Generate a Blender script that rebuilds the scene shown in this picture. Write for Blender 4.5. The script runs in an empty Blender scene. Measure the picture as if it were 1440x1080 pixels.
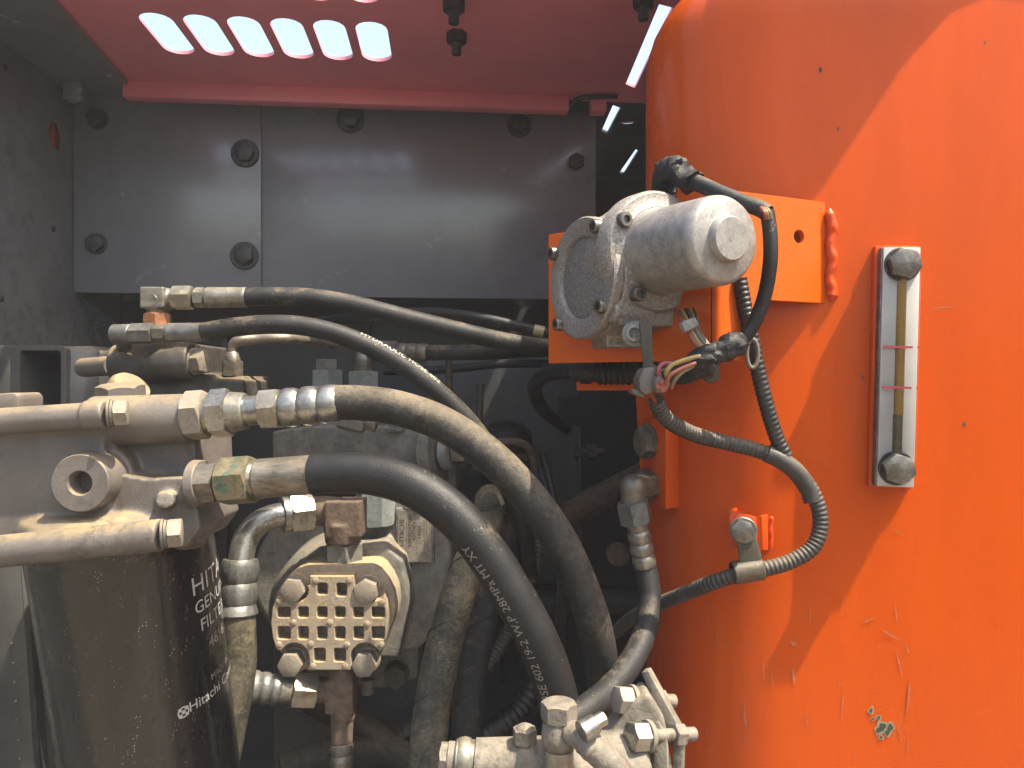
import bpy, bmesh, math, random
from mathutils import Vector, Matrix, noise as mnoise
random.seed(7)
F = 1060.0          # focal length in photo pixels (1440 wide)
CZ = 0.9            # camera height above the compartment datum
V = Vector
sc = bpy.context.scene
col = sc.collection

# ------------------------------------------------------------------ camera, sky, sun, exposure
cam_d = bpy.data.cameras.new('camera'); cam = bpy.data.objects.new('camera', cam_d); col.objects.link(cam)
cam.location = (0, 0, CZ); cam.rotation_euler = (math.radians(90), 0, 0)
cam_d.sensor_fit = 'HORIZONTAL'; cam_d.sensor_width = 36.0; cam_d.lens = 36.0 * F / 1440.0
cam_d.clip_start = 0.01; cam_d.clip_end = 2000
sc.camera = cam
SUN = V((0.46, -0.23, 1.0)).normalized()
w = bpy.data.worlds.new('World'); sc.world = w; w.use_nodes = True
nt = w.node_tree; nt.nodes.clear()
o_ = nt.nodes.new('ShaderNodeOutputWorld'); b_ = nt.nodes.new('ShaderNodeBackground'); s_ = nt.nodes.new('ShaderNodeTexSky')
s_.sky_type = 'NISHITA'; s_.sun_disc = False
s_.sun_elevation = math.asin(SUN.z); s_.sun_rotation = math.atan2(SUN.x, SUN.y)
s_.air_density = 1.6; s_.dust_density = 5.0; s_.ozone_density = 1.0
b_.inputs['Strength'].default_value = 0.14
nt.links.new(s_.outputs[0], b_.inputs[0]); nt.links.new(b_.outputs[0], o_.inputs[0])
sd = bpy.data.lights.new('sun', 'SUN'); sd.energy = 5.0; sd.angle = math.radians(0.5); sd.color = (1, 0.90, 0.71)
so = bpy.data.objects.new('sun', sd); col.objects.link(so); so.location = (1.5, -2, 4)
so.rotation_euler = (-SUN).to_track_quat('-Z', 'Y').to_euler()
sc.view_settings.view_transform = 'Standard'; sc.view_settings.look = 'None'
sc.view_settings.exposure = 1.55; sc.view_settings.gamma = 1.0; sc.view_settings.use_curve_mapping = False
sc.render.engine = 'CYCLES'
try:
    sc.cycles.use_denoising = True; sc.cycles.denoiser = 'OPENIMAGEDENOISE'
except Exception:
    pass
sc.cycles.max_bounces = 8

# ------------------------------------------------------------------ placing helpers
def P(px, py, D):
    return V(((px - 720) / F * D, D, CZ + (540 - py) / F * D))
def R(px, D):
    return px / F * D
def ray(px, py):
    return V(((px - 720) / F, 1, (540 - py) / F))
def hit(px, py, pt, n):
    d = ray(px, py); c = V((0, 0, CZ)); n = V(n)
    return c + d * ((V(pt) - c).dot(n) / d.dot(n))
A5 = math.radians(5.0); C5, S5 = math.cos(A5), math.sin(A5)
EX, EY = V((C5, S5, 0)), V((-S5, C5, 0))        # the machine stands turned 5 degrees to the camera
def M5(u, v, z): return EX * u + EY * v + V((0, 0, z))
def PV(px, py, v): return hit(px, py, M5(0, v, 0), EY)
def PZ(px, py, z): return hit(px, py, (0, 0, z), (0, 0, 1))

# ------------------------------------------------------------------ materials
MAT = {}
def mat(name, base, rough=0.5, metal=0.0, dust=None, dust_up=0.5, dustcol=(0.42, 0.30, 0.17), dscale=25, var=0.25, vscale=40,
        bump=0.2, bscale=300, coat=0.0, stretch=None, speck=0.0, speckcol=(0.5, 0.42, 0.3), edge=None, spec=0.5, col2=None, c2scale=30, c2lo=0.5, c2hi=0.62, K=0.56, rvar=0.35, damp=1.8, grime=0.38, bdist=0.0011):
    K *= 0.78
    base = tuple(x * K for x in base); dustcol = tuple(x * K for x in dustcol); speckcol = tuple(x * K for x in speckcol); col2 = tuple(x * K for x in col2) if col2 else None
    m = bpy.data.materials.new(name); m.use_nodes = True; MAT[name] = m
    n = m.node_tree; N = n.nodes; L = n.links; bs = N['Principled BSDF']
    tc = N.new('ShaderNodeTexCoord'); mp = N.new('ShaderNodeMapping'); L.new(tc.outputs['Object'], mp.inputs[0])
    if stretch: mp.inputs['Scale'].default_value = stretch
    def noise(scale, detail=5, rough_=0.6, vec=None):
        t = N.new('ShaderNodeTexNoise'); t.inputs['Scale'].default_value = scale; t.inputs['Detail'].default_value = detail
        t.inputs['Roughness'].default_value = rough_; L.new((vec or mp).outputs[0], t.inputs['Vector']); return t.outputs['Fac']
    def math_(op, a, b=None, clamp=False):
        x = N.new('ShaderNodeMath'); x.operation = op; x.use_clamp = clamp
        for i, q in enumerate((a, b)):
            if q is None: continue
            if isinstance(q, (int, float)): x.inputs[i].default_value = q
            else: L.new(q, x.inputs[i])
        return x.outputs[0]
    def ramp(f, lo, hi):
        x = N.new('ShaderNodeMapRange'); x.interpolation_type = 'SMOOTHSTEP'
        x.inputs[1].default_value = lo; x.inputs[2].default_value = hi; L.new(f, x.inputs[0]); return x.outputs[0]
    def mix(f, a, b):
        x = N.new('ShaderNodeMix'); x.data_type = 'RGBA'
        if isinstance(f, (int, float)): x.inputs[0].default_value = f
        else: L.new(f, x.inputs[0])
        for i, q in ((6, a), (7, b)):
            if isinstance(q, tuple): x.inputs[i].default_value = (*q, 1)
            else: L.new(q, x.inputs[i])
        return x.outputs[2]
    nv = noise(vscale)
    lo = tuple(c * (1 - var) for c in base); hi = tuple(min(1, c * (1 + var)) for c in base)
    c = mix(ramp(nv, 0.3, 0.7), lo, hi)
    if col2:
        c = mix(ramp(noise(c2scale, 7, 0.65, tc if False else None), c2lo, c2hi), c, col2)
    r = None
    if dust is not None:
        g = N.new('ShaderNodeNewGeometry'); sx = N.new('ShaderNodeSeparateXYZ'); L.new(g.outputs['Normal'], sx.inputs[0])
        up = math_('MULTIPLY', ramp(sx.outputs[2], -0.1, 0.9), dust_up)
        dn = noise(dscale, 8, 0.68); fine = noise(dscale * 14, 3, 0.6)
        f = math_('ADD', math_('MULTIPLY', math_('ADD', dn, -0.5), damp), math_('MULTIPLY', math_('ADD', fine, -0.5), 0.9))
        f = math_('ADD', math_('ADD', f, up), dust, True)
        c = mix(f, c, mix(ramp(dn, .35, .65), tuple(q * .78 for q in dustcol), dustcol))
        r = math_('ADD', math_('MULTIPLY', f, 0.9 - rough), rough, True)
        if metal > 0:
            L.new(math_('MULTIPLY', math_('SUBTRACT', 1.0, f), metal), bs.inputs['Metallic'])
        if coat: L.new(math_('MULTIPLY', math_('SUBTRACT', 1.0, f), coat), bs.inputs['Coat Weight'])
    else:
        bs.inputs['Metallic'].default_value = metal
        bs.inputs['Coat Weight'].default_value = coat
    if speck > 0:
        vo = N.new('ShaderNodeTexVoronoi'); vo.inputs['Scale'].default_value = 800; L.new(mp.outputs[0], vo.inputs['Vector'])
        sp = math_('MULTIPLY', math_('LESS_THAN', vo.outputs['Distance'], 0.20), math_('GREATER_THAN', noise(90, 3), 1 - speck))
        c = mix(sp, c, speckcol)
    if grime > 0:      # fine oily dirt lying in patches
        gm = ramp(noise(vscale * 3.1, 9, 0.78), 0.47, 0.66); gb_ = ramp(noise(vscale * .45, 4, .6), 0.38, 0.62)
        c = mix(math_('MULTIPLY', math_('MULTIPLY', gm, gb_), grime * 2.0, True), c, tuple(q * .33 for q in base))
    L.new(c, bs.inputs['Base Color'])
    rn = math_('MULTIPLY', math_('ADD', noise(vscale * 2.3, 6), -0.5), rvar)
    rr = math_('ADD', rn, r if r is not None else rough, True)
    L.new(rr, bs.inputs['Roughness'])
    bs.inputs['Specular IOR Level'].default_value = spec
    bs.inputs['Coat Roughness'].default_value = 0.15
    if bump > 0:
        bp = N.new('ShaderNodeBump'); bp.inputs['Strength'].default_value = bump; bp.inputs['Distance'].default_value = bdist
        L.new(noise(bscale, 4), bp.inputs['Height']); L.new(bp.outputs[0], bs.inputs['Normal'])
    return m

TAN = (0.44, 0.31, 0.17)
mat('orange_paint', K=.72, base=(0.76, 0.100, 0.0004), spec=.13, rough=0.27, coat=0.10, rvar=.10, var=0.05, vscale=4, stretch=(7, 7, 1.2), bump=0.10, bscale=60, dust=-.60, dust_up=0, damp=2.4, dscale=5, dustcol=(.62, .20, .085), grime=0, bdist=.0005)
mat('bracket_paint', K=.72, base=(0.78, 0.125, 0.0006), spec=.14, rough=0.34, coat=0.1, var=0.05, vscale=20, bump=0.08, dust=-0.62, dust_up=0.25, dustcol=(0.55, 0.3, 0.14), grime=0)
mat('weld_paint', K=.72, base=(0.80, 0.085, 0.003), spec=.25, rough=0.4, coat=0.1, var=0.15, vscale=120, bump=0.5, bscale=250, grime=0)
mat('hood_paint', K=1, base=(0.86, 0.275, 0.345), rough=0.42, var=0.08, vscale=8, bump=0.06, coat=0.1, grime=0)  # orange hood paint shifted to pink, putting lens glare into the base colour
mat('grey_paint', K=1, base=(0.205, 0.222, 0.255), rough=0.26, spec=.8, rvar=.08, var=0.07, vscale=9, grime=.15, bump=0.05, bscale=160, coat=0.4, speck=0.0, dust=-.66, dust_up=.1, damp=2.0, dscale=9, dustcol=(.26, .235, .20), bdist=.0005)  # grey paint with the bluish cast of lens glare mixed into its base
mat('grey_wall', K=1, base=(0.17, 0.175, 0.18), rough=0.45, var=0.15, vscale=12, bump=0.12, bscale=140, dust=-0.42, dust_up=0.3, dustcol=(0.30, 0.25, 0.17), dscale=18, speck=0.36, bdist=.0005)
mat('bracket_grey', K=1, base=(0.075, 0.075, 0.074), rough=0.5, var=0.2, vscale=20, bump=0.12, bscale=140, dust=-0.24, dust_up=0.6, dustcol=(0.36, 0.28, 0.17), dscale=18, speck=0.36)
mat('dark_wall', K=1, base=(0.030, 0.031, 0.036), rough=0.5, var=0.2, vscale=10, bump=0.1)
mat('mid_wall', K=1, base=(0.055, 0.056, 0.06), rough=0.45, var=0.25, vscale=14, bump=0.1, dust=-0.5, dust_up=0.2, dscale=30, stretch=(1.6, 1.6, .35), dustcol=(.25, .24, .22))
mat('dirty_floor', K=1, base=(0.03, 0.026, 0.022), rough=0.8, var=0.4, dust=-.1, dust_up=.3, dustcol=(.11, .08, .05))
mat('hardware_dark', K=1, base=(0.035, 0.036, 0.04), rough=0.45, metal=.3, var=0.3, vscale=200, bump=.2)
mat('panel_bolt', (0.12, 0.115, 0.115), 0.4, metal=.4, var=0.3, vscale=200, dust=-.25, dust_up=.2, dustcol=(.22, .17, .12), dscale=120)
mat('rusty_bolt', (0.13, 0.075, 0.05), 0.7, metal=.2, var=.4, vscale=260)
mat('cast_aluminium', K=.62, base=(0.47, 0.43, 0.39), rough=0.5, metal=.45, var=.34, vscale=650, bump=.35, bscale=900, dust=-.33, dust_up=.45, dustcol=(.50, .38, .19), dscale=40)
mat('cap_floor', (0.36, 0.33, 0.315), 0.6, metal=.3, var=.5, vscale=800, bump=.5, bscale=1200)
mat('motor_can', K=.66, base=(0.46, 0.44, 0.415), rough=0.46, metal=.5, var=.16, vscale=180, bump=.12, bscale=700, dust=-.48, dust_up=.5, dustcol=(.48, .37, .18), dscale=30)
mat('head_casting', (0.225, 0.195, 0.175), 0.50, metal=.0, var=.14, vscale=30, bump=.22, bscale=520, col2=(.165, .138, .12), c2scale=22, c2lo=.52, c2hi=.76, damp=1.7, dust=-.32, dust_up=.70, dustcol=(.60, .43, .19), dscale=26, spec=.5)
mat('pump_casting', K=1.5, base=(0.105, 0.10, 0.088), rough=0.6, var=.3, vscale=60, bump=.5, bscale=420, dust=-.22, dust_up=.45, dustcol=(.24, .18, .11), dscale=40)
mat('pump_grey', K=1.2, base=(0.17, 0.185, 0.18), rough=0.5, var=.2, vscale=50, bump=.3, dust=-.25, dust_up=.5, dustcol=(.26, .20, .12), dscale=40)
mat('cover_dusty', K=.76, base=(0.40, 0.32, 0.23), rough=0.8, var=.15, vscale=90, bump=.4, bscale=500, dust=-.2, dust_up=.6, dustcol=(.66, .43, .16), dscale=50)
mat('dusty_bolt', (0.42, 0.36, 0.29), 0.6, metal=.1, var=.15, vscale=140, bump=.2, dust=-.2, dust_up=.4, dustcol=(.56, .42, .25), dscale=80)
mat('suction_dusty', K=.40, base=(0.42, 0.37, 0.30), rough=0.7, metal=.1, var=.30, vscale=90, bump=.4, bscale=500, dust=-.12, dust_up=.35, dustcol=(.58, .47, .31), dscale=45, col2=(.24, .18, .12), c2scale=60, c2lo=.54, c2hi=.68)
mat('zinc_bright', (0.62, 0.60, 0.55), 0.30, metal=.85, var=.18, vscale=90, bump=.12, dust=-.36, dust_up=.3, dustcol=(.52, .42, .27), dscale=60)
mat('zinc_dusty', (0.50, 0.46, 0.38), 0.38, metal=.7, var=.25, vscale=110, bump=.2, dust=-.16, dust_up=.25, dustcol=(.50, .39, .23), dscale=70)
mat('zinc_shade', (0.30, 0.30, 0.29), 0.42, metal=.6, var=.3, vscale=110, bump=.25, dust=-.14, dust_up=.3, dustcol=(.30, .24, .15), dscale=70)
mat('steel_stained', (0.36, 0.32, 0.26), 0.42, metal=.6, var=.35, vscale=80, bump=.25, dust=-.15, dust_up=.2, dustcol=(.36, .27, .15), dscale=50, col2=(.22, .12, .06), c2scale=45, c2lo=.55, c2hi=.7, stretch=(.5, 1.5, 1.5))
mat('verdigris_nut', (0.36, 0.31, 0.19), 0.45, metal=.5, var=.3, vscale=90, bump=.25, dust=-.35, dust_up=.2, dustcol=(.40, .31, .16), dscale=50, col2=(.16, .33, .24), c2scale=70, c2lo=.54, c2hi=.62)
mat('rust_brown', (0.225, 0.155, 0.11), 0.7, metal=.15, var=.35, vscale=110, bump=.4, bscale=300, damp=2.6, dust=-.22, dust_up=.35, dustcol=(.36, .27, .16), dscale=60)
mat('rust_orange', (0.42, 0.16, 0.06), 0.75, var=.3, vscale=150, bump=.4)
mat('valve_casting', (0.10, 0.092, 0.085), 0.55, metal=.2, var=.45, vscale=45, bump=.4, bscale=300, dust=-.20, dust_up=.62, dustcol=(.44, .31, .16), dscale=30)
mat('rubber_clean', K=.8, spec=.3, base=(0.012, 0.012, 0.013), rough=0.52, var=.3, vscale=60, bump=.25, bscale=900, damp=3.2, dust=-.50, dust_up=.20, dustcol=(.25, .19, .12), dscale=35, speck=.36)
mat('rubber_mid', K=.8, spec=.3, base=(0.022, 0.022, 0.023), rough=0.58, var=.3, vscale=60, bump=.3, bscale=900, damp=3.2, dust=-.34, dust_up=.46, dustcol=(.33, .25, .15), dscale=30, speck=.38)
mat('rubber_dusty', (0.045, 0.042, 0.038), 0.6, spec=.3, damp=1.1, var=.3, vscale=60, bump=.35, bscale=700, dust=-.06, dust_up=.55, dustcol=(.38, .30, .20), dscale=22, speck=.3)
mat('rubber_olive', (0.035, 0.034, 0.028), 0.6, spec=.3, var=.3, vscale=60, bump=.3, bscale=700, damp=2.8, K=.95, dust=.20, dust_up=.1, dustcol=(.27, .22, .13), dscale=26, speck=.4)  # dusty rubber, dust amount and brightness raised to stand in for sunlight
mat('loom_dusty', (0.05, 0.044, 0.04), 0.55, var=.3, vscale=80, bump=.2, dust=-.16, dust_up=.5, dustcol=(.38, .29, .18), dscale=60)
mat('loom_black', (0.030, 0.028, 0.027), 0.42, var=.3, vscale=80, bump=.2, dust=-.42, dust_up=.3, dustcol=(.30, .22, .14), dscale=60)
mat('tape_black', (0.035, 0.035, 0.038), 0.62, spec=.3, var=.35, vscale=120, bump=.6, bscale=220, dust=-.35, dust_up=.3, dustcol=(.33, .27, .18), dscale=90)
mat('filter_black', K=1, base=(0.010, 0.0098, 0.0105), rough=0.30, var=.2, vscale=40, bump=.05, coat=.30, spec=.3, dust=-.54, damp=2.4, dust_up=.2, dustcol=(.13, .10, .062), dscale=14, speck=.40, stretch=(1.6, 1.6, .4), bdist=.0005)
mat('print_white', K=.6, base=(0.72, 0.70, 0.66), rough=0.6, var=.1, bump=0, grime=0)
mat('print_worn', (0.40, 0.37, 0.33), 0.6, var=.25, vscale=300, bump=0, grime=0)
mat('print_dusty', (0.40, 0.31, 0.20), 0.8, var=.2, bump=0, grime=0)
mat('print_dark', (0.035, 0.028, 0.022), 0.6, var=.1, bump=0, grime=0)
mat('nameplate_metal', (0.46, 0.40, 0.33), 0.5, metal=.2, var=.2, vscale=160, dust=-.3, dust_up=.2, dustcol=(.36, .27, .17), dscale=120)
mat('gasket_black', (0.012, 0.012, 0.013), 0.5, var=.2, bump=.1)
mat('gauge_white', K=.58, base=(0.74, 0.71, 0.67), rough=0.35, var=.06, vscale=30, bump=.03, coat=.3, grime=0)
mat('gauge_oil', K=.75, base=(0.46, 0.26, 0.06), rough=0.35, var=.1, vscale=30, bump=0, coat=.0, spec=.2, grime=0)
mat('gauge_oil_low', (0.20, 0.145, 0.06), 0.25, var=.1, vscale=30, bump=0, coat=.6, grime=0)
mat('gauge_red', (0.55, 0.03, 0.07), 0.5, var=.05, bump=0, grime=0)
mat('gauge_bolt', (0.34, 0.31, 0.27), 0.36, metal=.75, var=.35, vscale=150, bump=.25, dust=-.4, dust_up=.25, dustcol=(.30, .22, .13), dscale=70)
mat('connector_grey', (0.22, 0.19, 0.155), 0.55, var=.15, bump=.1, dust=-.35, dust_up=.3, dustcol=(.36, .28, .18), dscale=60)
mat('strap_olive', (0.15, 0.125, 0.085), 0.5, metal=.3, var=.25, vscale=60, bump=.2, dust=-.35, dust_up=.3)
mat('wire_pink', (0.48, 0.10, 0.12), 0.4, var=.1, bump=0, grime=0)
mat('wire_yellow', (0.48, 0.33, 0.09), 0.4, var=.1, bump=0, grime=0)
mat('wire_red', (0.42, 0.09, 0.05), 0.4, var=.1, bump=0, grime=0)
mat('wire_tan', (0.30, 0.22, 0.11), 0.5, var=.1, bump=0, grime=0)
mat('white_sleeve', (0.60, 0.57, 0.52), 0.5, var=.1, bump=.1)
mat('chip_rim', (0.55, 0.46, 0.27), 0.7, var=.15, bump=0, grime=0)
mat('chip_core', (0.06, 0.075, 0.05), 0.7, var=.3, bump=0, grime=0)
mat('paint_scuff', (0.80, 0.20, 0.07), 0.6, var=.2, vscale=300, bump=0, grime=0)
mat('yellow_mark', (0.62, 0.52, 0.26), 0.5, var=.1, bump=0, grime=0)
mat('brown_box', (0.16, 0.09, 0.06), 0.7, var=.2)
mat('sand_ground', K=1, base=(0.22, 0.17, 0.115), rough=0.9, var=.2, vscale=3, bump=.3, bscale=20, grime=0)
m = bpy.data.materials.new('gauge_pane'); m.use_nodes = True; MAT['gauge_pane'] = m
N = m.node_tree.nodes; L = m.node_tree.links; N.remove(N['Principled BSDF'])
tr = N.new('ShaderNodeBsdfTransparent'); gl = N.new('ShaderNodeBsdfGlossy'); gl.inputs['Roughness'].default_value = .08
fr = N.new('ShaderNodeFresnel'); fr.inputs[0].default_value = 1.25; mx = N.new('ShaderNodeMixShader')
L.new(fr.outputs[0], mx.inputs[0]); L.new(tr.outputs[0], mx.inputs[1]); L.new(gl.outputs[0], mx.inputs[2]); L.new(mx.outputs[0], N['Material Output'].inputs[0])

# ------------------------------------------------------------------ mesh building
def basis(ax, up=None):
    ax = V(ax).normalized()
    h = V(up) if up is not None else (V((0, 0, 1)) if abs(ax.z) < .9 else V((0, -1, 0)))
    a = (h - ax * h.dot(ax)).normalized(); return ax, a, ax.cross(a)

class MB:
    def __init__(s): s.v = []; s.f = []
    def add(s, vs, fs):
        k = len(s.v); s.v += [V(x) for x in vs]; s.f += [tuple(i + k for i in q) for q in fs]; return s
    def rings(s, rings, cap=True, closed=False):
        n = len(rings[0]); vs = [p for r in rings for p in r]; fs = []
        for i in range(len(rings) - (0 if closed else 1)):
            j = (i + 1) % len(rings)
            for k in range(n):
                q = (k + 1) % n; fs.append((i * n + k, i * n + q, j * n + q, j * n + k))
        if cap and not closed:
            fs.append(tuple(range(n - 1, -1, -1))); fs.append(tuple(range((len(rings) - 1) * n, len(rings) * n)))
        return s.add(vs, fs)
    def lathe(s, o, ax, prof, seg=32, cap=True, up=None):
        ax, a, b = basis(ax, up); o = V(o)
        return s.rings([[o + ax * t + (a * math.cos(2 * math.pi * k / seg) + b * math.sin(2 * math.pi * k / seg)) * max(r, 1e-5) for k in range(seg)] for t, r in prof], cap)
    def cyl(s, p0, p1, r0, r1=None, seg=28, ch=0.0):
        p0, p1 = V(p0), V(p1); d = p1 - p0; l = d.length; r1 = r0 if r1 is None else r1
        pr = [(0, r0), (l, r1)] if ch <= 0 else [(0, r0 - ch), (ch, r0), (l - ch, r1), (l, r1 - ch)]
        return s.lathe(p0, d, pr, seg)
    def hex(s, o, ax, rf, L_, up=None, rot=0.0, c0=True, c1=True):
        ax, a, b = basis(ax, up); o = V(o); seg = 36; R0, R1, R2, R3 = [], [], [], []
        for k in range(seg):
            th = 2 * math.pi * k / seg; q = (th % (math.pi / 3)) - math.pi / 6; hr = rf / math.cos(q)
            d = a * math.cos(th + rot) + b * math.sin(th + rot); dz = min((hr - rf * .97) * .55, L_ * .4)
            if c0: R0.append(o + d * rf * .97)
            R1.append(o + d * hr + ax * (dz if c0 else 0)); R2.append(o + d * hr + ax * (L_ - (dz if c1 else 0)))
            if c1: R3.append(o + d * rf * .97 + ax * L_)
        return s.rings([r for r in (R0, R1, R2, R3) if r])
    def box(s, c, size, ex=(1, 0, 0), ey=(0, 1, 0)):
        ex, ey = V(ex).normalized(), V(ey).normalized(); ez = ex.cross(ey); c = V(c); x, y, z = [q / 2 for q in size]
        vs = [c + ex * (i * x) + ey * (j * y) + ez * (k * z) for i in (-1, 1) for j in (-1, 1) for k in (-1, 1)]
        return s.add(vs, [(0, 1, 3, 2), (4, 6, 7, 5), (0, 4, 5, 1), (2, 3, 7, 6), (0, 2, 6, 4), (1, 5, 7, 3)])
    def tube(s, path, rad, seg=20, cap=True):
        """path: list of Vector; rad: number or list"""
        n = len(path); T = [(path[min(i + 1, n - 1)] - path[max(i - 1, 0)]).normalized() for i in range(n)]
        _, a, b = basis(T[0]); rs = []
        for i in range(n):
            a = (a - T[i] * a.dot(T[i])).normalized(); b = T[i].cross(a); r = rad[i] if isinstance(rad, (list, tuple)) else rad
            rs.append([path[i] + (a * math.cos(2 * math.pi * k / seg) + b * math.sin(2 * math.pi * k / seg)) * r for k in range(seg)])
        return s.rings(rs, cap)
    def ball(s, c, r, seg=24, squash=1.0, ax=(0, 0, 1)):
        k = 12
        return s.lathe(V(c) - V(ax).normalized() * r * squash, ax, [(r * squash * (1 - math.cos(math.pi * i / k)), r * math.sin(math.pi * i / k)) for i in range(k + 1)], seg)
    def prism(s, pts, d):
        """closed polygon (3-D points) pushed along d"""
        n = len(pts); d = V(d); vs = [V(p) for p in pts] + [V(p) + d for p in pts]
        fs = [tuple(range(n)), tuple(range(2 * n - 1, n - 1, -1))] + [(i, i + n, (i + 1) % n + n, (i + 1) % n) for i in range(n)]
        return s.add(vs, fs)
    def pxprism(s, pts, D0, D1):
        return s.prism([P(x, y, D0) for x, y in pts], (0, D1 - D0, 0))
    def mesh(s, name, off=V((0, 0, 0)), bevel=0.0, sharp=35, bseg=2):
        me = bpy.data.meshes.new(name); me.from_pydata([tuple(p - off) for p in s.v], [], s.f)
        bm = bmesh.new(); bm.from_mesh(me); bmesh.ops.recalc_face_normals(bm, faces=bm.faces)
        if bevel > 0:
            es = [e for e in bm.edges if len(e.link_faces) == 2 and e.calc_face_angle(0) > math.radians(28)]
            bmesh.ops.bevel(bm, geom=es, offset=bevel, segments=bseg, affect='EDGES', profile=.5, clamp_overlap=True)
        bm.to_mesh(me); bm.free()
        me.polygons.foreach_set('use_smooth', [True] * len(me.polygons))
        me.set_sharp_from_angle(angle=math.radians(sharp)); me.update()
        return me

def from_object(o):
    col.objects.link(o); dg = bpy.context.evaluated_depsgraph_get()
    me = bpy.data.meshes.new_from_object(o.evaluated_get(dg)); d = o.data; bpy.data.objects.remove(o)
    return me
def remesh(mb, voxel=.0016, smooth=6):
    """melt overlapping solids into one casting with soft fillets"""
    me = mb.mesh('tmp'); o = bpy.data.objects.new('tmp', me)
    m = o.modifiers.new('r', 'REMESH'); m.mode = 'VOXEL'; m.voxel_size = voxel
    s = o.modifiers.new('s', 'SMOOTH'); s.factor = .5; s.iterations = smooth
    r = from_object(o); bpy.data.meshes.remove(me)
    out = MB(); out.v = [x.co.copy() for x in r.vertices]; out.f = [tuple(p.vertices) for p in r.polygons]; bpy.data.meshes.remove(r)
    return out
def plate(outline, holes, th, o, ex, ey, bevel=0.0):
    """flat plate with real holes: 2-D outline (x, y) in the frame o, ex, ey; thickness centred on the plane"""
    c = bpy.data.curves.new('tmp', 'CURVE'); c.dimensions = '2D'; c.fill_mode = 'BOTH'; c.extrude = th / 2 - bevel; c.bevel_depth = bevel; c.bevel_resolution = 1
    c.offset = -bevel
    for pts in [outline] + holes:
        sp = c.splines.new('POLY'); sp.points.add(len(pts) - 1); sp.use_cyclic_u = True
        for i, (x, y) in enumerate(pts): sp.points[i].co = (x, y, 0, 1)
    ob = bpy.data.objects.new('tmp', c); me = from_object(ob); bpy.data.curves.remove(c)
    o, ex, ey = V(o), V(ex), V(ey); ez = ex.cross(ey)
    mb = MB(); mb.v = [o + ex * q.co.x + ey * q.co.y + ez * q.co.z for q in me.vertices]; mb.f = [tuple(p.vertices) for p in me.polygons]
    bpy.data.meshes.remove(me); return mb
def text_mesh(txt, size, shear=0.0, space=1.0):
    c = bpy.data.curves.new('tmp', 'FONT'); c.body = txt; c.size = size; c.shear = shear; c.space_character = space; c.resolution_u = 3
    ob = bpy.data.objects.new('tmp', c); me = from_object(ob); bpy.data.curves.remove(c)
    bm = bmesh.new(); bm.from_mesh(me); bmesh.ops.triangulate(bm, faces=bm.faces)
    for _ in range(2):
        es = [e for e in bm.edges if e.calc_length() > size * .28]
        if es: bmesh.ops.subdivide_edges(bm, edges=es, cuts=1); bmesh.ops.triangulate(bm, faces=bm.faces)
    vs = [v.co.copy() for v in bm.verts]; fs = [tuple(v.index for v in f.verts) for f in bm.faces]
    bm.verts.index_update(); bm.free(); bpy.data.meshes.remove(me); return vs, fs

def obround(cx, cy, wx, wy, n=8):
    """slot with round ends, long in y"""
    r = wx / 2; h = wy / 2 - r
    return [(cx + r * math.cos(t), cy + h + r * math.sin(t)) for t in [math.pi * i / n for i in range(n + 1)]] + \
           [(cx + r * math.cos(t), cy - h + r * math.sin(t)) for t in [math.pi + math.pi * i / n for i in range(n + 1)]]
def circle(cx, cy, r, n=24): return [(cx + r * math.cos(2 * math.pi * i / n), cy + r * math.sin(2 * math.pi * i / n)) for i in range(n)]
def rrect(x0, y0, x1, y1, r, n=4):
    out = []
    for cx, cy, a0 in ((x1 - r, y1 - r, 0), (x0 + r, y1 - r, 90), (x0 + r, y0 + r, 180), (x1 - r, y0 + r, 270)):
        out += [(cx + r * math.cos(math.radians(a0 + 90 * i / n)), cy + r * math.sin(math.radians(a0 + 90 * i / n))) for i in range(n + 1)]
    return out
def spline(pts, step=.004):
    """Catmull-Rom through points, resampled evenly"""
    p = [pts[0] * 2 - pts[1]] + list(pts) + [pts[-1] * 2 - pts[-2]]; d = []
    for i in range(1, len(p) - 2):
        for k in range(24):
            t = k / 24
            d.append(.5 * ((2 * p[i]) + (p[i + 1] - p[i - 1]) * t + (2 * p[i - 1] - 5 * p[i] + 4 * p[i + 1] - p[i + 2]) * t * t + (3 * p[i] - p[i - 1] - 3 * p[i + 1] + p[i + 2]) * t ** 3))
    d.append(pts[-1].copy())
    S = [0]
    for a, b in zip(d, d[1:]): S.append(S[-1] + (b - a).length)
    n = max(2, int(S[-1] / step)); out = []; j = 0
    for i in range(n + 1):
        s = S[-1] * i / n
        while j < len(S) - 2 and S[j + 1] < s: j += 1
        q = (s - S[j]) / max(1e-9, S[j + 1] - S[j]); out.append(d[j].lerp(d[j + 1], q))
    return out
def pxpath(l, step=.004): return spline([P(*q) for q in l], step)

def crinkle(mb, amp, scale):
    """push every vertex by smooth noise: wrinkled tape and rubber"""
    mb.v = [v + mnoise.noise_vector(v * scale) * amp + mnoise.noise_vector(v * scale * 2.7) * amp * .45 for v in mb.v]; return mb
class Thing:
    def __init__(s, name, label, cat, base=None, group=None, kind=None):
        s.o = bpy.data.objects.new(name, None); col.objects.link(s.o); s.o.empty_display_size = .02
        s.base = V(base) if base is not None else V((0, 0, 0)); s.o.location = s.base
        s.o['label'] = label; s.o['category'] = cat
        if group: s.o['group'] = group
        if kind: s.o['kind'] = kind
    def part(s, name, mb, mt, parent=None, bevel=0.0, sharp=35, label=None, bseg=2):
        ob = bpy.data.objects.new(name, mb.mesh(name, s.base, bevel, sharp, bseg)); col.objects.link(ob); ob.data.materials.append(MAT[mt])
        ob.parent = parent or s.o
        if label: ob['label'] = label
        return ob
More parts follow.
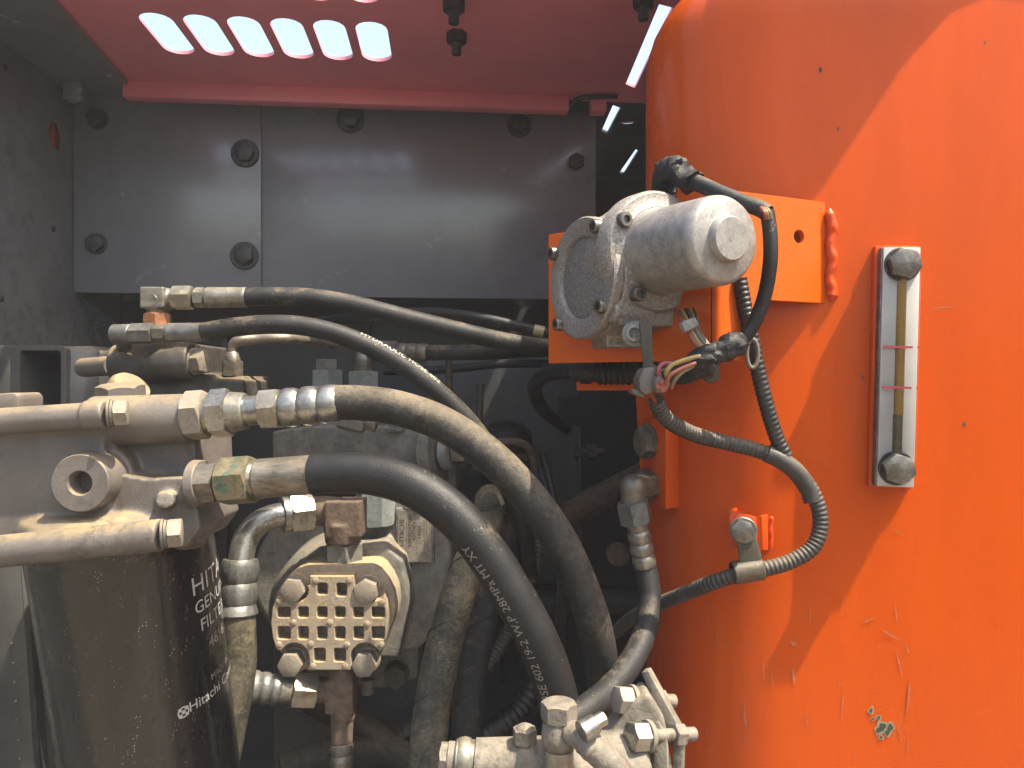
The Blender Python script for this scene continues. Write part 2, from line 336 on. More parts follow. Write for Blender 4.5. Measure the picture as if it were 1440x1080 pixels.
def single(name, mb, mt, label, cat, bevel=0.0, sharp=35, group=None, kind=None, base=None):
    base = V(base) if base is not None else V(mb.v[0])
    ob = bpy.data.objects.new(name, mb.mesh(name, base, bevel, sharp)); col.objects.link(ob); ob.data.materials.append(MAT[mt]); ob.location = base
    if kind: ob['kind'] = kind
    if label: ob['label'] = label
    if cat: ob['category'] = cat
    if group: ob['group'] = group
    return ob

def bolt(T, pos, ax, rf, h, mt, wr=0, wh=.002, name='bolt', up=None, rot=0.0, wmt=None, parent=None, thread=None):
    ax = V(ax).normalized(); pos = V(pos)
    b = T.part(name, MB().hex(pos + ax * (wh if wr else 0), ax, rf, h, up, rot, c0=False), mt, parent)
    if wr and parent is None: T.part('washer', MB().lathe(pos - ax * .001, ax, [(0, wr), (wh * .6 + .001, wr), (wh + .001, wr * .93)], 32), wmt or mt, b)
    return b
def chain(T, A, B, segs, xa=None, xb=None, up=None, parent=None):
    """fitting made of turned and hexagonal pieces along the line A-B; segs: (name, kind, x0, x1, r0, r1, material); x in the units of xa..xb"""
    A, B = V(A), V(B); d = B - A
    for nm, kind, x0, x1, r0, r1, mt in segs:
        a = A + d * ((x0 - xa) / (xb - xa)); b = A + d * ((x1 - xa) / (xb - xa)); l = (b - a).length; mb = MB()
        if kind == 'hex': mb.hex(a, d, r0, l, up, rot=r1 or 0)
        elif kind == 'cyl': mb.cyl(a, b, r0, r1, ch=min(r0, l) * .08)
        elif kind == 'crimp':     # swaged ferrule: bulges with grooves
            n = int(r1); pr = []
            for i in range(n):
                for k in range(9):
                    t = (i + k / 8.0) / n; pr.append((t * l, r0 * (.88 + .14 * math.sin(math.pi * k / 8) ** .6)))
            ax_, e1, e2 = basis(d); seg = 48
            mb.rings([[a + ax_ * t + (e1 * math.cos(2 * math.pi * k / seg) + e2 * math.sin(2 * math.pi * k / seg)) * (r * (1 - .018 * (math.cos(8 * 2 * math.pi * k / seg) > .9))) for k in range(seg)] for t, r in pr])
        elif kind == 'swage':     # straight ferrule with pressed flats
            ax_, e1, e2 = basis(d); seg = 64
            mb.rings([[a + ax_ * t + (e1 * math.cos(2 * math.pi * k / seg) + e2 * math.sin(2 * math.pi * k / seg)) * (r * (1 - .03 * abs(math.sin(5 * math.pi * k / seg)) * fl)) for k in range(seg)] for t, r, fl in ((0, r0 * .93, 0), (l * .03, r0, 0), (l * .1, r0, 1), (l * .92, r1, 1), (l * .97, r1, 0), (l, r1 * .95, 0))])
        T.part(nm, mb, mt, parent)
def hose_text(T, path, rad, s0, txt, size, a0, mt, parent, flip=False, shear=0.0, up=(0, -1, 0)):
    """wrap lettering on a hose; a0 turns it away from the side that faces the opening"""
    S = [0]
    for a, b in zip(path, path[1:]): S.append(S[-1] + (b - a).length)
    vs, fs = text_mesh(txt, size, shear); W = max(v.x for v in vs); out = []
    for v in vs:
        s = s0 + (W - v.x if flip else v.x); hgt = (v.y - size * .35)
        j = 0
        while j < len(S) - 2 and S[j + 1] < s: j += 1
        q = (s - S[j]) / (S[j + 1] - S[j]); c = path[j].lerp(path[j + 1], q); t = (path[min(j + 2, len(path) - 1)] - path[max(j - 1, 0)]).normalized()
        e1 = V(up); e1 = (e1 - t * e1.dot(t)).normalized(); e2 = t.cross(e1)
        a = a0 + (hgt / rad) * (1 if flip else -1)
        out.append(c + (e1 * math.cos(a) + e2 * math.sin(a)) * (rad + .00035))
    mb = MB().add(out, fs); me = T.part('printed_text', mb, mt, parent)
    return me

# ================================================================== SETTING
g = single('ground', MB().box((0, 0, -1.02), (9, 9, .04)), 'sand_ground', None, None, kind='structure', base=(0, 0, -1.0))
fl = single('compartment_floor', MB().prism([M5(-.62, .40, .28), M5(.85, .40, .28), M5(.85, 1.65, .28), M5(-.62, 1.65, .28)], (0, 0, -.02)), 'dirty_floor', None, None, kind='structure', base=(0, .4, .28))

# hood over the compartment -----------------------------------------------------
HZ = 1.282
T = Thing('hood', 'dusky red steel hood overhead with rows of rounded vent slots', 'hood', (0, .9, HZ))
def uv(px, py):
    p = PZ(px, py, HZ); return (p.dot(EX), p.dot(EY))
holes = []
for row in (0.854, 0.716):
    for i in range(6): holes.append(obround(-.303 + .0446 * i, row, .034, .098))
holes2 = []
for q in ([(927, 6), (946, 11), (893, 124), (880, 118)],):
    holes.append([uv(*a) for a in q])
for q in ([(862, 148), (873, 152), (854, 188), (846, 184)], [(894, 210), (898, 212), (877, 245), (871, 243)]):
    holes2.append([uv(*a) for a in q])
pc = uv(883, 174); holes2.append(circle(pc[0], pc[1], .0115, 20))
HF, HR = 0.60, 0.427
mb = plate([(-.385, HF), (.20, HF), (.26, HR), (.30, .418), (.352, .417), (.366, .425), (.378, .4325), (.392, .4345), (.41, .432), (.44, .4235), (.80, .40), (.80, 1.005), (-.425, 1.005)], holes, .004, V((0, 0, HZ + .002)), EX, EY)
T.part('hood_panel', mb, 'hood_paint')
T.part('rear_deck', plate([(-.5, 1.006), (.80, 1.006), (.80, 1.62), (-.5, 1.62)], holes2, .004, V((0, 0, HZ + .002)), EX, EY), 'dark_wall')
T.part('plug', MB().lathe(M5(pc[0], pc[1], HZ + .006), (0, 0, 1), [(0, .016), (.004, .016)], 24), 'orange_paint', label='orange plug seen through a round hole in the hood')
mb = MB().prism([M5(-.405, .985, HZ + .0002), M5(.162, .985, HZ + .0002), M5(.162, .985, HZ - .021), M5(-.405, .985, HZ - .021)], EY * .02)
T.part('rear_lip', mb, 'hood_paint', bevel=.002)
mb = MB()
mb.prism([M5(.192, .985, HZ + .0002), M5(.212, .985, HZ + .0002), M5(.212, .985, HZ - .02), M5(.192, .985, HZ - .02)], EY * .02)
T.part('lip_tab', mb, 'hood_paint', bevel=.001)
mb = MB().tube(spline([M5(.158, .99, HZ - .018), M5(.172, .985, HZ - .006), M5(.19, .98, HZ - .004), M5(.225, .975, HZ - .004)], .004), .003, 10)
T.part('seal_strip', mb, 'hardware_dark')
for px, py in ((642, 46), (638, 0), (905, -6)):
    p = PZ(px, py, HZ)
    b = T.part('bolt', MB().hex(p + V((0, 0, .001)), (0, 0, -1), .0095, .013, rot=.4), 'hardware_dark')
    T.part('thread', MB().lathe(p, (0, 0, -1), [(0, .0055)] + [(.013 + .0012 * i, .0055 - .0006 * (i % 2)) for i in range(10)], 20), 'hardware_dark', b)
# frame rail on the left of the hood
T = Thing('frame_rail', 'blue-grey steel rail along the left edge of the red hood', 'rail', M5(-.45, .9, 1.2))
T.part('rail_plate', MB().prism([M5(-.60, .60, HZ - .006), M5(-.372, .60, HZ - .006), M5(-.402, 1.03, HZ - .006), M5(-.60, 1.03, HZ - .006)], (0, 0, .005)), 'grey_paint')
T.part('clip', MB().box(M5(-.462, .985, HZ - .018), (.022, .016, .024), EX, EY), 'grey_paint', bevel=.002)
# side wall (left) with a round hole
WU = -.484
T = Thing('side_wall', 'grey painted side wall with small round hole and dust specks', 'wall panel', M5(WU, .9, .3))
hc = hit(79, 190, M5(WU, 0, 0), EX); hv = hc.dot(EY)
mb = plate([(.36, .28), (1.20, .28), (1.20, HZ - .007), (.36, HZ - .007)], [circle(hv, hc.z, .0175, 28)], .004, M5(WU - .002, 0, 0), EY, V((0, 0, 1)))
T.part('wall_sheet', mb, 'grey_wall')
T.part('outer_sheet', MB().box(M5(WU - .012, hv + .03, hc.z), (.004, .16, .10), EX, EY), 'orange_paint', label='orange outer sheet seen through the hole')
for px, py in ((2, 420), (8, 95), (75, 322)):
    p = hit(px, py, M5(WU, 0, 0), EX); T.part('rivet', MB().lathe(p, EX, [(0, .004), (.0015, .003), (.002, .001)], 14), 'hardware_dark')

# cover panels on the rear
def panel(name, label, px0, px1, v, ztop, zbot, mt, bolts, lip=.014):
    u0, u1 = PV(px0, 300, v).dot(EX), PV(px1, 300, v).dot(EX)
    T = Thing(name, label, 'panel', M5(u0, v, zbot))
    T.part('sheet', MB().prism([M5(u0, v, ztop), M5(u1, v, ztop), M5(u1, v, zbot), M5(u0, v, zbot)], EY * .004), mt, bevel=.0012)
    T.part('folded_edge', MB().prism([M5(u0, v + .0045, zbot + .001), M5(u1, v + .0045, zbot + .001), M5(u1, v + .0045, zbot + .005), M5(u0, v + .0045, zbot + .005)], EY * .12), mt)
    for x, y, rf, wr, bm_ in bolts:
        bolt(T, PV(x, y, v) , -EY, rf, .008, bm_, wr, .003, rot=random.random(), wmt='panel_bolt' if wr else None)
    return T
zb = P(105, 412, .985).z
panel('cover_panel', 'smaller dark grey cover panel with four bolts beside the side wall', 103, 367, 1.0265, 1.276, zb, 'grey_paint',
      [(138, 168, .0100, .0135, 'hardware_dark'), (136, 343, .0100, .0135, 'panel_bolt'), (345, 216, .0112, .0185, 'panel_bolt'), (344, 360, .0112, .0185, 'panel_bolt')])
panel('rear_panel', 'wide glossy dark grey rear panel reflecting the vent slots', 362, 838, 1.031, 1.276, zb - .002, 'grey_paint',
      [(493, 168, .0112, .0185, 'panel_bolt'), (730, 177, .0105, .0165, 'hardware_dark'), (810, 228, .0098, 0, 'rusty_bolt')])
# bulkhead behind and below the panels
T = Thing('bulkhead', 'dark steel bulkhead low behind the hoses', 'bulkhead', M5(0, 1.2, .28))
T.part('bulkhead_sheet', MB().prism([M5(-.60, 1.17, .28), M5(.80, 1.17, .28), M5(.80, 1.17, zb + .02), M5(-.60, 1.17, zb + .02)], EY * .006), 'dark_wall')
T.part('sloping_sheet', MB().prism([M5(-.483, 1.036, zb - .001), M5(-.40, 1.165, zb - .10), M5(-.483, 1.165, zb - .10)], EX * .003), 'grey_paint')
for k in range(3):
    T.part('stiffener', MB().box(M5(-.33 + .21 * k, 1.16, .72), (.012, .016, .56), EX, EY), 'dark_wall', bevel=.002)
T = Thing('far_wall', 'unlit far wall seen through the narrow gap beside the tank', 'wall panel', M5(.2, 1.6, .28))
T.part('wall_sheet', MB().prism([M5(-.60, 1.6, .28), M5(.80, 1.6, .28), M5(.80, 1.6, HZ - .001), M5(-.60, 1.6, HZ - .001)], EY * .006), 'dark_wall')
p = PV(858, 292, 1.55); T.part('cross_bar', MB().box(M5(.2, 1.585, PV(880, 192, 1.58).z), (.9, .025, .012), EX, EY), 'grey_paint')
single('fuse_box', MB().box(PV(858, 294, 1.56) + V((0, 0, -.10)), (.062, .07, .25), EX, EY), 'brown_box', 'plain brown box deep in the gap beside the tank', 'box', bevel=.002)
# inner plate with the cut-out window (behind the bellows)
T = Thing('divider_plate', 'scuffed mid-grey divider plate with rectangular cut-out behind black cable', 'plate', P(740, 700, .93))
D0 = .93
def px2(D): return lambda x, y: ((x - 720) / F * D, CZ + (540 - y) / F * D)
q = px2(D0)
mb = plate([q(600, 500), q(814, 500), q(814, 600), q(786, 600), q(784, 597), q(784, 562), q(788, 558), q(814, 558)][0:2] + [q(814, 558), q(788, 558), q(784, 562), q(784, 597), q(787, 600), q(814, 600), q(817, 860), q(600, 860)], [], .004, V((0, D0, 0)), V((1, 0, 0)), V((0, 0, 1)))
T.part('sheet', mb, 'mid_wall')
T.part('edge_flange', MB().pxprism([(813, 600), (816.5, 600), (819, 860), (815.5, 860)], D0 - .012, D0), 'mid_wall', bevel=.0008)
p = P(808, 636, D0 - .006)
T.part('bolt', MB().hex(p, (1, 0, 0), .0075, .010), 'panel_bolt'); T.part('thread', MB().cyl(p + V((.01, 0, 0)), p + V((.036, 0, 0)), .0045), 'panel_bolt'); T.part('nut', MB().hex(p + V((.015, 0, 0)), (1, 0, 0), .0085, .012), 'panel_bolt')

# ================================================================== TANK
TN = V((-.15, -.98869, 0)); TT = V((.98869, -.15, 0)); TQ = V((.1845, .5145, 0)); TR = .0895   # flat front (TN) from TQ rightwards, round corner to its left
TC = TQ - TN * TR; TCX, TCY = TC.x, TC.y
TA0 = math.degrees(math.atan2(TN.y, TN.x)) % 360
def tank_ring(d, z):
    r = TR - d; pts = []
    for i in range(49):
        a = math.radians(TA0 - 104 * i / 48); pts.append(V((TCX + r * math.cos(a), TCY + r * math.sin(a), z)))
    e_ = pts[-1].copy(); td_ = V((math.sin(a), -math.cos(a), 0)); pts += [e_ + td_ * .01, e_ + td_ * .04, e_ + td_ * .42]; pts.append(V((.86 - d, 1.12 - d, z)))
    for i in range(12):
        p = TQ - TN * d + TT * ((.68 - d) * (12 - i) / 12); pts.append(V((p.x, p.y, z)))
    return pts
def tank_hit(px, py, off=0.0):
    d = ray(px, py); k = d.x; r = TR + off; q = TQ + TN * off
    y = q.dot(TN) / V((k, 1, 0)).dot(TN); p = V((k * y, y, 0)); n = TN
    if (p - q).dot(TT) < 0:
        A = k * k + 1; B = -2 * (k * TCX + TCY); C = TCX ** 2 + TCY ** 2 - r * r; disc = B * B - 4 * A * C
        y = (-B - math.sqrt(max(disc, 0))) / (2 * A); p = V((k * y, y, 0)); n = (p - V((TCX, TCY, 0))).normalized()
    return V((p.x, p.y, CZ + d.z * y)), n
tank = Thing('hydraulic_tank', 'large glossy orange tank with rounded corner and sunlit front', 'tank', (TCX, TCY, .28))
FR, ZT = .075, 1.222
rings = [tank_ring(0, z) for z in (.28, .55, .8, 1.0, ZT - FR)]
for i in range(1, 9):
    a = math.radians(90 * i / 8); rings.append(tank_ring(FR * (1 - math.cos(a)), ZT - FR + FR * math.sin(a)))
tank.part('shell', MB().rings(rings), 'orange_paint', sharp=50)
tank.part('base_rim', MB().rings([tank_ring(-.008, .29), tank_ring(-.008, .30)]), 'orange_paint')
# paint chips and scuffs: thin flakes lying on the shell
def flake(px, py, rx, ry, mt, off, rot=0.0, name='paint_chip', parent=None, seg=12):
    pts = []
    for k in range(seg):
        a = 2 * math.pi * k / seg; q = 1 + .22 * math.sin(3 * a + px) ; x, y = rx * q * math.cos(a), ry * q * math.sin(a)
        c, s_ = math.cos(rot), math.sin(rot); pts.append(tank_hit(px + x * c - y * s_, py + x * s_ + y * c, off)[0])
    mb = MB().add(pts, [tuple(range(seg))]); return tank.part(name, mb, mt, parent)
for x, y, rx, ry in ((1225, 999, 4, 6), (1236, 1009, 4, 4), (1241, 1022, 8, 9), (1252, 1023, 6, 8), (1235, 1027, 5, 6), (1248, 1031, 6, 5), (1239, 1037, 4, 4), (1228, 1011, 3, 3)):
    c = flake(x, y, rx, ry, 'chip_rim', .0003, .3); flake(x, y, rx * .58, ry * .62, 'chip_core', .0006, .3, 'bare_metal', c)
for x, y, r_ in ((1356, 597, 2.2), (1213, 531, 1.6), (1228, 563, 1.8), (1179, 181, 1.5), (1154, 98, 2.5), (1385, 60, 1.5)):
    flake(x, y, r_, r_ * 1.5, 'chip_core', .0004)
rs = random.Random(3)
for i in range(70):
    x, y = rs.uniform(965, 1290), rs.uniform(840, 1075)
    if rs.random() < .25: x, y = rs.uniform(965, 1290), rs.uniform(560, 850)
    if x > 1170 and y < 860: continue
    v_ = rs.random() < .5; s_ = rs.uniform(.6, 1.5) * (1.3 if y > 840 else .8)
    flake(x, y, s_ * (.55 if v_ else 1.8), s_ * (rs.uniform(3, 11) if v_ else .6), 'paint_scuff', .00035 + i * 1e-6, rs.uniform(-.3, .3), 'scuff', None, 8)
for x, y, rx, ry, ro in ((1253, 893, 14, 1.3, .5), (1221, 872, 9, 1.5, -.4), (1276, 912, 1.2, 8, -.35), (1327, 432, 16, .9, -.12), (1015, 582, 9, .9, .25), (1263, 748, 7, 1, .5), (1116, 905, 5, 3, .5), (1278, 980, 1.5, 24, .1), (1116, 950, 2, 12, -.1), (1048, 1010, 2, 18, -.1)):
    flake(x, y, rx, ry, 'paint_scuff', .0006, ro, 'scuff')

# bracket (bent plate) carrying the motor
Bp, Wp = V((.130, .475, 0)), V((.2205, .5140, 0)); bd = (Wp - Bp).normalized(); bl = (Wp - Bp).length
Lp = V((.0275, .545, 0)); ld = (Lp - Bp).normalized(); ll = (Lp - Bp).length
zt, zlow, zstep = 1.0232, .9150, .9546
rb = [(0.004, zlow), (.0277, zlow), (.030, zlow + .003), (.031, zstep - .006), (.036, zstep), (bl, zstep), (bl, zt), (0.004, zt)]
mb = plate(rb, [circle(.0665, .998, .0045, 20)], .004, Bp + V((.435, -.9, 0)).normalized() * -.002, bd, V((0, 0, 1)), bevel=.0004)
brk = tank.part('motor_bracket', mb, 'bracket_paint')
mb = plate([(.004, zlow), (ll, zlow), (ll, 1.008), (.004, 1.012)], [], .004, Bp + V((.02, .002, 0)) * 0 + V((0, .002, 0)), ld, V((0, 0, 1)), bevel=.0004)
tank.part('bracket_wing', mb, 'bracket_paint', brk)
bend = MB()
ring0, pts0 = [], []
for i in range(9):
    t = i / 8; a = (Bp + bd * .004).lerp(Bp + ld * .004, t) + V((0, -.0012 * math.sin(math.pi * t), 0)); pts0.append(a)
o0 = [p + V((0, 0, zlow)) for p in pts0] + [p + V((0, .004, zlow)) for p in reversed(pts0)]
bend.prism(o0, (0, 0, zt - .006 - zlow)); tank.part('bracket_bend', bend, 'bracket_paint', brk)
wq = tank_hit(1168, 350)[0]
wp = [V((wq.x, wq.y - .0008, z)) for z in [.956 + .0012 * i for i in range(53)]]
wd = MB().tube([p + V((.0010 * math.sin(i * .35), 0, 0)) for i, p in enumerate(wp)], [(.0034 + .0002 * math.sin(i * .8) + .0004 * math.sin(i * .33)) * min(1, .3 + min(i, 52 - i) * .25) for i in range(53)], 12)
tank.part('weld_bead', wd, 'weld_paint', brk)
# lower ledge under the bellows
mb = MB().prism([P(812, 534, .575), P(905, 534, .575), P(905, 549, .575), P(812, 549, .575)], (0, .012, 0))
tank.part('ledge', mb, 'bracket_paint', bevel=.0008)
mb = MB().prism([P(893, 552, .60), P(930, 552, .58), P(930, 720, .58), P(903, 720, .60), P(896, 600, .60)], (.02, .02, 0))
tank.part('side_pad', mb, 'orange_paint', bevel=.001)
# port block with plug and elbow
pb = [(903, 588, .585), (935, 590, .555), (946, 600, .553), (946, 712, .553), (935, 716, .555), (903, 712, .585)]
n_pb = (P(935, 650, .555) - P(903, 650, .585)).cross(V((0, 0, 1))).normalized()
if n_pb.y > 0: n_pb = -n_pb
f0 = [P(903, 588, .580), P(936, 588, .546), P(936, 717, .546), P(903, 712, .580)]
n_pb = (f0[1] - f0[0]).cross(f0[3] - f0[0]).normalized(); n_pb = -n_pb if n_pb.y > 0 else n_pb
def pbh(px, py, o=0.0): return hit(px, py, f0[0], n_pb) + n_pb * o
blk = tank.part('port_block', MB().prism(f0, V((.03, .022, 0))), 'orange_paint', bevel=.0015)
bolt(tank, pbh(913, 621), n_pb, .0108, .008, 'steel_stained', 0, name='plug')
tank.part('plug_collar', MB().lathe(pbh(913, 621), n_pb, [(-.002, .0135), (.002, .0135), (.0025, .012)], 28), 'steel_stained')
# clip bracket for the loom
c0, cn = tank_hit(1060, 742); ct = V((-cn.y, cn.x, 0)); ct = ct if ct.x > 0 else -ct
co = tank_hit(1042, 742)[0]
prof = [P(1026, 720, .500), P(1064, 722, .498)]
cl = tank.part('clip_bracket', MB().prism([P(1025, 717, .497), P(1062, 727, .490), P(1062, 776, .490), P(1025, 768, .497)], (.001, .003, 0)), 'weld_paint', bevel=.0006)
tank.part('bracket_side', MB().prism([P(1062, 727, .490), P(1089, 722, .53), P(1089, 772, .53), P(1062, 776, .490)], (-.002, .0012, 0)), 'weld_paint', cl, bevel=.0005)
tank.part('bracket_side', MB().prism([P(1025, 717, .497), P(1040, 712, .545), P(1040, 760, .545), P(1025, 768, .497)], (.002, .0012, 0)), 'weld_paint', cl, bevel=.0005)
tank.part('weld_bead', MB().tube([tank_hit(1084 + .8 * math.sin(i * .35), 724 + i * 1.4, -.001)[0] for i in range(37)], [(.0017 + .0002 * math.sin(i * .5)) * min(1, .3 + min(i, 36 - i) * .25) for i in range(37)], 10), 'weld_paint', cl)

# ================================================================== LEVEL GAUGE
gb, gn = tank_hit(1266, 515); gn = TN.copy()
gx = V((0, 0, 1)).cross(gn) * -1
gx = gx if gx.x > 0 else -gx
lean = math.radians(1.5); gz = (V((0, 0, 1)) * math.cos(lean) + gx * math.sin(lean)); gx = (gx * math.cos(lean) - V((0, 0, 1)) * math.sin(lean))
FRONT = gb + gn * .0165
go = hit(1266, 516, FRONT, gn)
def gp(px, py, h=0.0):      # point on the gauge face, h behind the front
    p = hit(px, py, FRONT, gn); return p - gn * h
T = Thing('level_gauge', 'slim sight level gauge with red lines bolted to the orange tank', 'gauge', go - gn * .0165 - gz * .08)
def gbox(x0, x1, z0, z1, h0, h1):
    return MB().prism([go + gx * a + gz * b - gn * h0 for a, b in ((x0, z0), (x1, z0), (x1, z1), (x0, z1))], -gn * (h1 - h0))
mm = .001
hw = 11.3 * mm; hl = 78 * mm
T.part('mounting_pad', gbox(-hw - 2.8 * mm, hw + 2.6 * mm, -hl - 2.6 * mm, hl + 3.0 * mm, 11.5 * mm, 21 * mm), 'orange_paint', bevel=.0018)
T.part('gasket', gbox(-hw + .2 * mm, hw - .2 * mm, -hl + .5 * mm, hl, 8.5 * mm, 11.6 * mm), 'gasket_black')
fp = T.part('face_plate', gbox(-hw, hw, -hl, hl, 2.6 * mm, 8.6 * mm), 'gauge_white', bevel=.0005)
T.part('side_rail', gbox(-hw - .9 * mm, -hw + .1 * mm, -hl, hl, 4 * mm, 11 * mm), 'zinc_shade', bevel=.0003)
T.part('oil_tube', MB().cyl(go + gz * .062 - gn * 2.8 * mm + gx * .5 * mm, go - gz * .031 - gn * 2.8 * mm + gx * .5 * mm, .0030, seg=20), 'gauge_oil')
T.part('oil_tube', MB().cyl(go - gz * .031 - gn * 2.9 * mm + gx * .3 * mm, go - gz * .066 - gn * 2.9 * mm + gx * .3 * mm, .0031, seg=20), 'gauge_oil_low')
for zq in (gp(1265, 488), gp(1263, 545)):
    b = (zq - go).dot(gz)
    T.part('level_mark', gbox(-hw + .5 * mm, hw - 4.2 * mm, b - .7 * mm, b + .7 * mm, -.35 * mm, .1 * mm), 'gauge_red')
    T.part('level_mark', gbox(hw - 1.4 * mm, hw - .3 * mm, b - .6 * mm, b + .6 * mm, -.35 * mm, .1 * mm), 'gauge_red')
T.part('window_pane', gbox(-hw + .4 * mm, hw - .4 * mm, -hl + 9 * mm, hl - 9 * mm, -.2 * mm, -.1 * mm + .2 * mm), 'gauge_pane')
for px, py in ((1271, 371), (1263, 659)):
    q = gp(px, py, 3 * mm); q = go + gz * (q - go).dot(gz) - gn * 3 * mm + gx * ((.2 if py < 500 else .0) * mm)
    b = T.part('bolt', MB().hex(q + gn * 2.5 * mm, gn, .0089, .0065, up=gz, rot=.25, c0=False), 'gauge_bolt')
    T.part('washer', MB().lathe(q, gn, [(0, .0112), (.002, .0112), (.0027, .0104)], 32), 'hardware_dark', b)

# ================================================================== GOVERNOR MOTOR
Fc = P(927, 354, .480); ma = V((.438, -.900, -.045)).normalized()
ga = V((-.894, -.448, 0)).normalized(); Gc = P(816, 391, .500)
T = Thing('drive_motor', 'dusty cast aluminium gear motor bolted to the orange bracket', 'motor', P(900, 490, .52))
house = MB()
house.lathe(Gc, -ga, [(0.0075, .0405), (.045, .0425), (.078, .040)], 48)
house.lathe(Fc - ma * .014, -ma, [(0, .034), (.02, .034), (.034, .028)], 48)
house.box(Gc - ga * .040 + V((.012, .012, -.033)), (.075, .055, .026), (.9, .2, 0), (-.2, .9, 0))
house.box(Fc - ma * .03 + V((0, 0, -.03)), (.05, .05, .035), ma, ma.cross(V((0, 0, 1))))
for a in (40, 128, 220, 308):     # lugs for the cap screws
    d = V((0, 0, 1)) * math.sin(math.radians(a)) + ga.cross(V((0, 0, 1))) * math.cos(math.radians(a))
    house.lathe(Gc + d * .0375 + ga * -.004, -ga, [(0, .0075), (.03, .0075)], 20)
hs = T.part('gear_housing', remesh(house, .0013, 5), 'cast_aluminium', sharp=60)
cap = MB().lathe(Gc - ga * .006, ga, [(0, .0405), (.0045, .0405), (.006, .0395), (.0062, .0290), (.0056, .0278), (.0030, .0268), (.0026, .0262)], 64)
T.part('gear_cap', cap, 'cast_aluminium', sharp=28)
T.part('cap_disc', MB().lathe(Gc - ga * .005, ga, [(0, .0268), (.0022, .0266), (.0026, .0255), (.0026, 0)], 48), 'cap_floor')
gside = ga.cross(V((0, 0, 1)))
for px, py in ((841, 319), (848, 431), (781, 357), (788, 456)):
    q = hit(px, py, Gc, ga)
    b = T.part('cap_screw', MB().lathe(q - ga * .004, ga, [(0, .0046), (.0075, .0046), (.0085, .0041), (.0085, .0025), (.0055, .0024)], 24), 'gauge_bolt')
fl_ = MB().lathe(Fc - ma * .015, ma, [(0, .0375), (.001, .0388), (.0125, .0388), (.0150, .0368), (.0152, .0300), (.0165, .0285)], 72)
T.part('motor_flange', fl_, 'cast_aluminium', sharp=40)
can = MB().lathe(Fc, ma, [(0, .0285), (.003, .0270), (.006, .0266), (.054, .0259), (.0575, .0254), (.0600, .0238), (.0610, .0220), (.0612, .0148), (.0618, .0135), (.0655, .0128), (.0668, .0118), (.0670, 0)], 72)
T.part('motor_can', can, 'motor_can', sharp=50)
for a in (100, 190, 280, 10):
    d = V((0, 0, 1)) * math.sin(math.radians(a + 22)) + ma.cross(V((0, 0, 1))) * math.cos(math.radians(a + 22))
    q = Fc + d * .0330
    T.part('flange_screw', MB().lathe(q - ma * .002, ma, [(0, .0048), (.0060, .0048), (.0070, .0042), (.0070, .0025), (.0045, .0024)], 24), 'gauge_bolt')
q = P(906, 468, .462)
T.part('foot_bolt', MB().lathe(q + V((0, .03, 0)), V((-.2, -1, 0)), [(0, .0085), (.022, .0085), (.023, .0078), (.023, .0055), (.028, .0052), (.0285, .0035), (.024, .0033)], 24), 'cast_aluminium')
# wiring boot on top of the motor
bt = MB(); rr = random.Random(2)
pth = pxpath([(938, 290, .515), (934, 262, .51), (938, 243, .50), (950, 240, .492), (962, 250, .485), (975, 258, .48)], .0012)
bt.tube(pth, [(.0085 if i < len(pth) * .7 else .0072) + .0006 * math.sin(i * .9) for i in range(len(pth))], 28); crinkle(bt, .0022, 170)
T2 = Thing('motor_cable', 'black taped cable looping over and around the aluminium motor', 'cable', P(938, 285, .515))
T2.part('rubber_boot', bt, 'tape_black')
pth = pxpath([(960, 248, .486), (1000, 266, .470), (1040, 283, .458), (1068, 293, .452), (1079, 300, .449)], .003)
T2.part('sleeve', MB().tube(pth, .0050, 20), 'rubber_mid')
pth = pxpath([(1079, 298, .449), (1083, 330, .447), (1083, 370, .447), (1074, 420, .45), (1056, 462, .453), (1034, 488, .455), (1012, 500, .456)], .003)
T2.part('sleeve', MB().tube(pth, .0043, 20), 'rubber_clean')
for k, (mt_, dx) in enumerate((('wire_red', -2), ('wire_yellow', 1), ('wire_tan', 4))):
    T2.part('wire', MB().tube(pxpath([(1072 + dx, 292, .4475), (1077 + dx, 299 - k, .4435), (1080 + dx, 308, .4445)], .001), .0012, 10), mt_)
pth = pxpath([(1040, 478, .452), (1022, 492, .448), (1000, 497, .446), (984, 504, .448), (966, 515, .455)], .0012)
T2.part('tape_wrap', crinkle(MB().tube(pth, [.0068 + .0008 * math.sin(i * .31) - .0024 * (i / len(pth)) ** 2 for i in range(len(pth))], 28), .0022, 190), 'tape_black')
pth = pxpath([(1000, 512, .462), (980, 520, .47), (960, 526, .48), (930, 524, .50)], .002)
T2.part('tape_wrap', crinkle(MB().tube(pth, .0060, 20), .002, 150), 'tape_black')
for mt_, l in (('wire_pink', [(975, 508, .446), (950, 511, .444), (932, 512, .443), (926, 522, .442), (930, 535, .443), (926, 545, .446)]),
               ('wire_yellow', [(985, 500, .444), (960, 507, .440), (944, 514, .438), (937, 524, .438), (938, 530, .441)]),
               ('wire_red', [(978, 510, .444), (955, 520, .440), (942, 528, .438), (937, 540, .440), (934, 549, .445)]),
               ('wire_tan', [(975, 514, .445), (958, 524, .442), (948, 535, .442), (944, 545, .446)])):
    T2.part('wire', MB().tube(pxpath(l, .0015), .0014, 10), mt_)
for mt_, dx in (('wire_red', 0), ('wire_yellow', 8), ('loom_black', 15), ('wire_tan', 20), ('loom_black', 24)):
    T2.part('wire', MB().tube(pxpath([(950 + dx, 436, .475), (957 + dx * .9, 448, .462), (968 + dx * .6, 466, .458), (978 + dx * .7, 484, .455), (994 + dx * .3, 495, .452)], .002), .0015, 10), mt_)
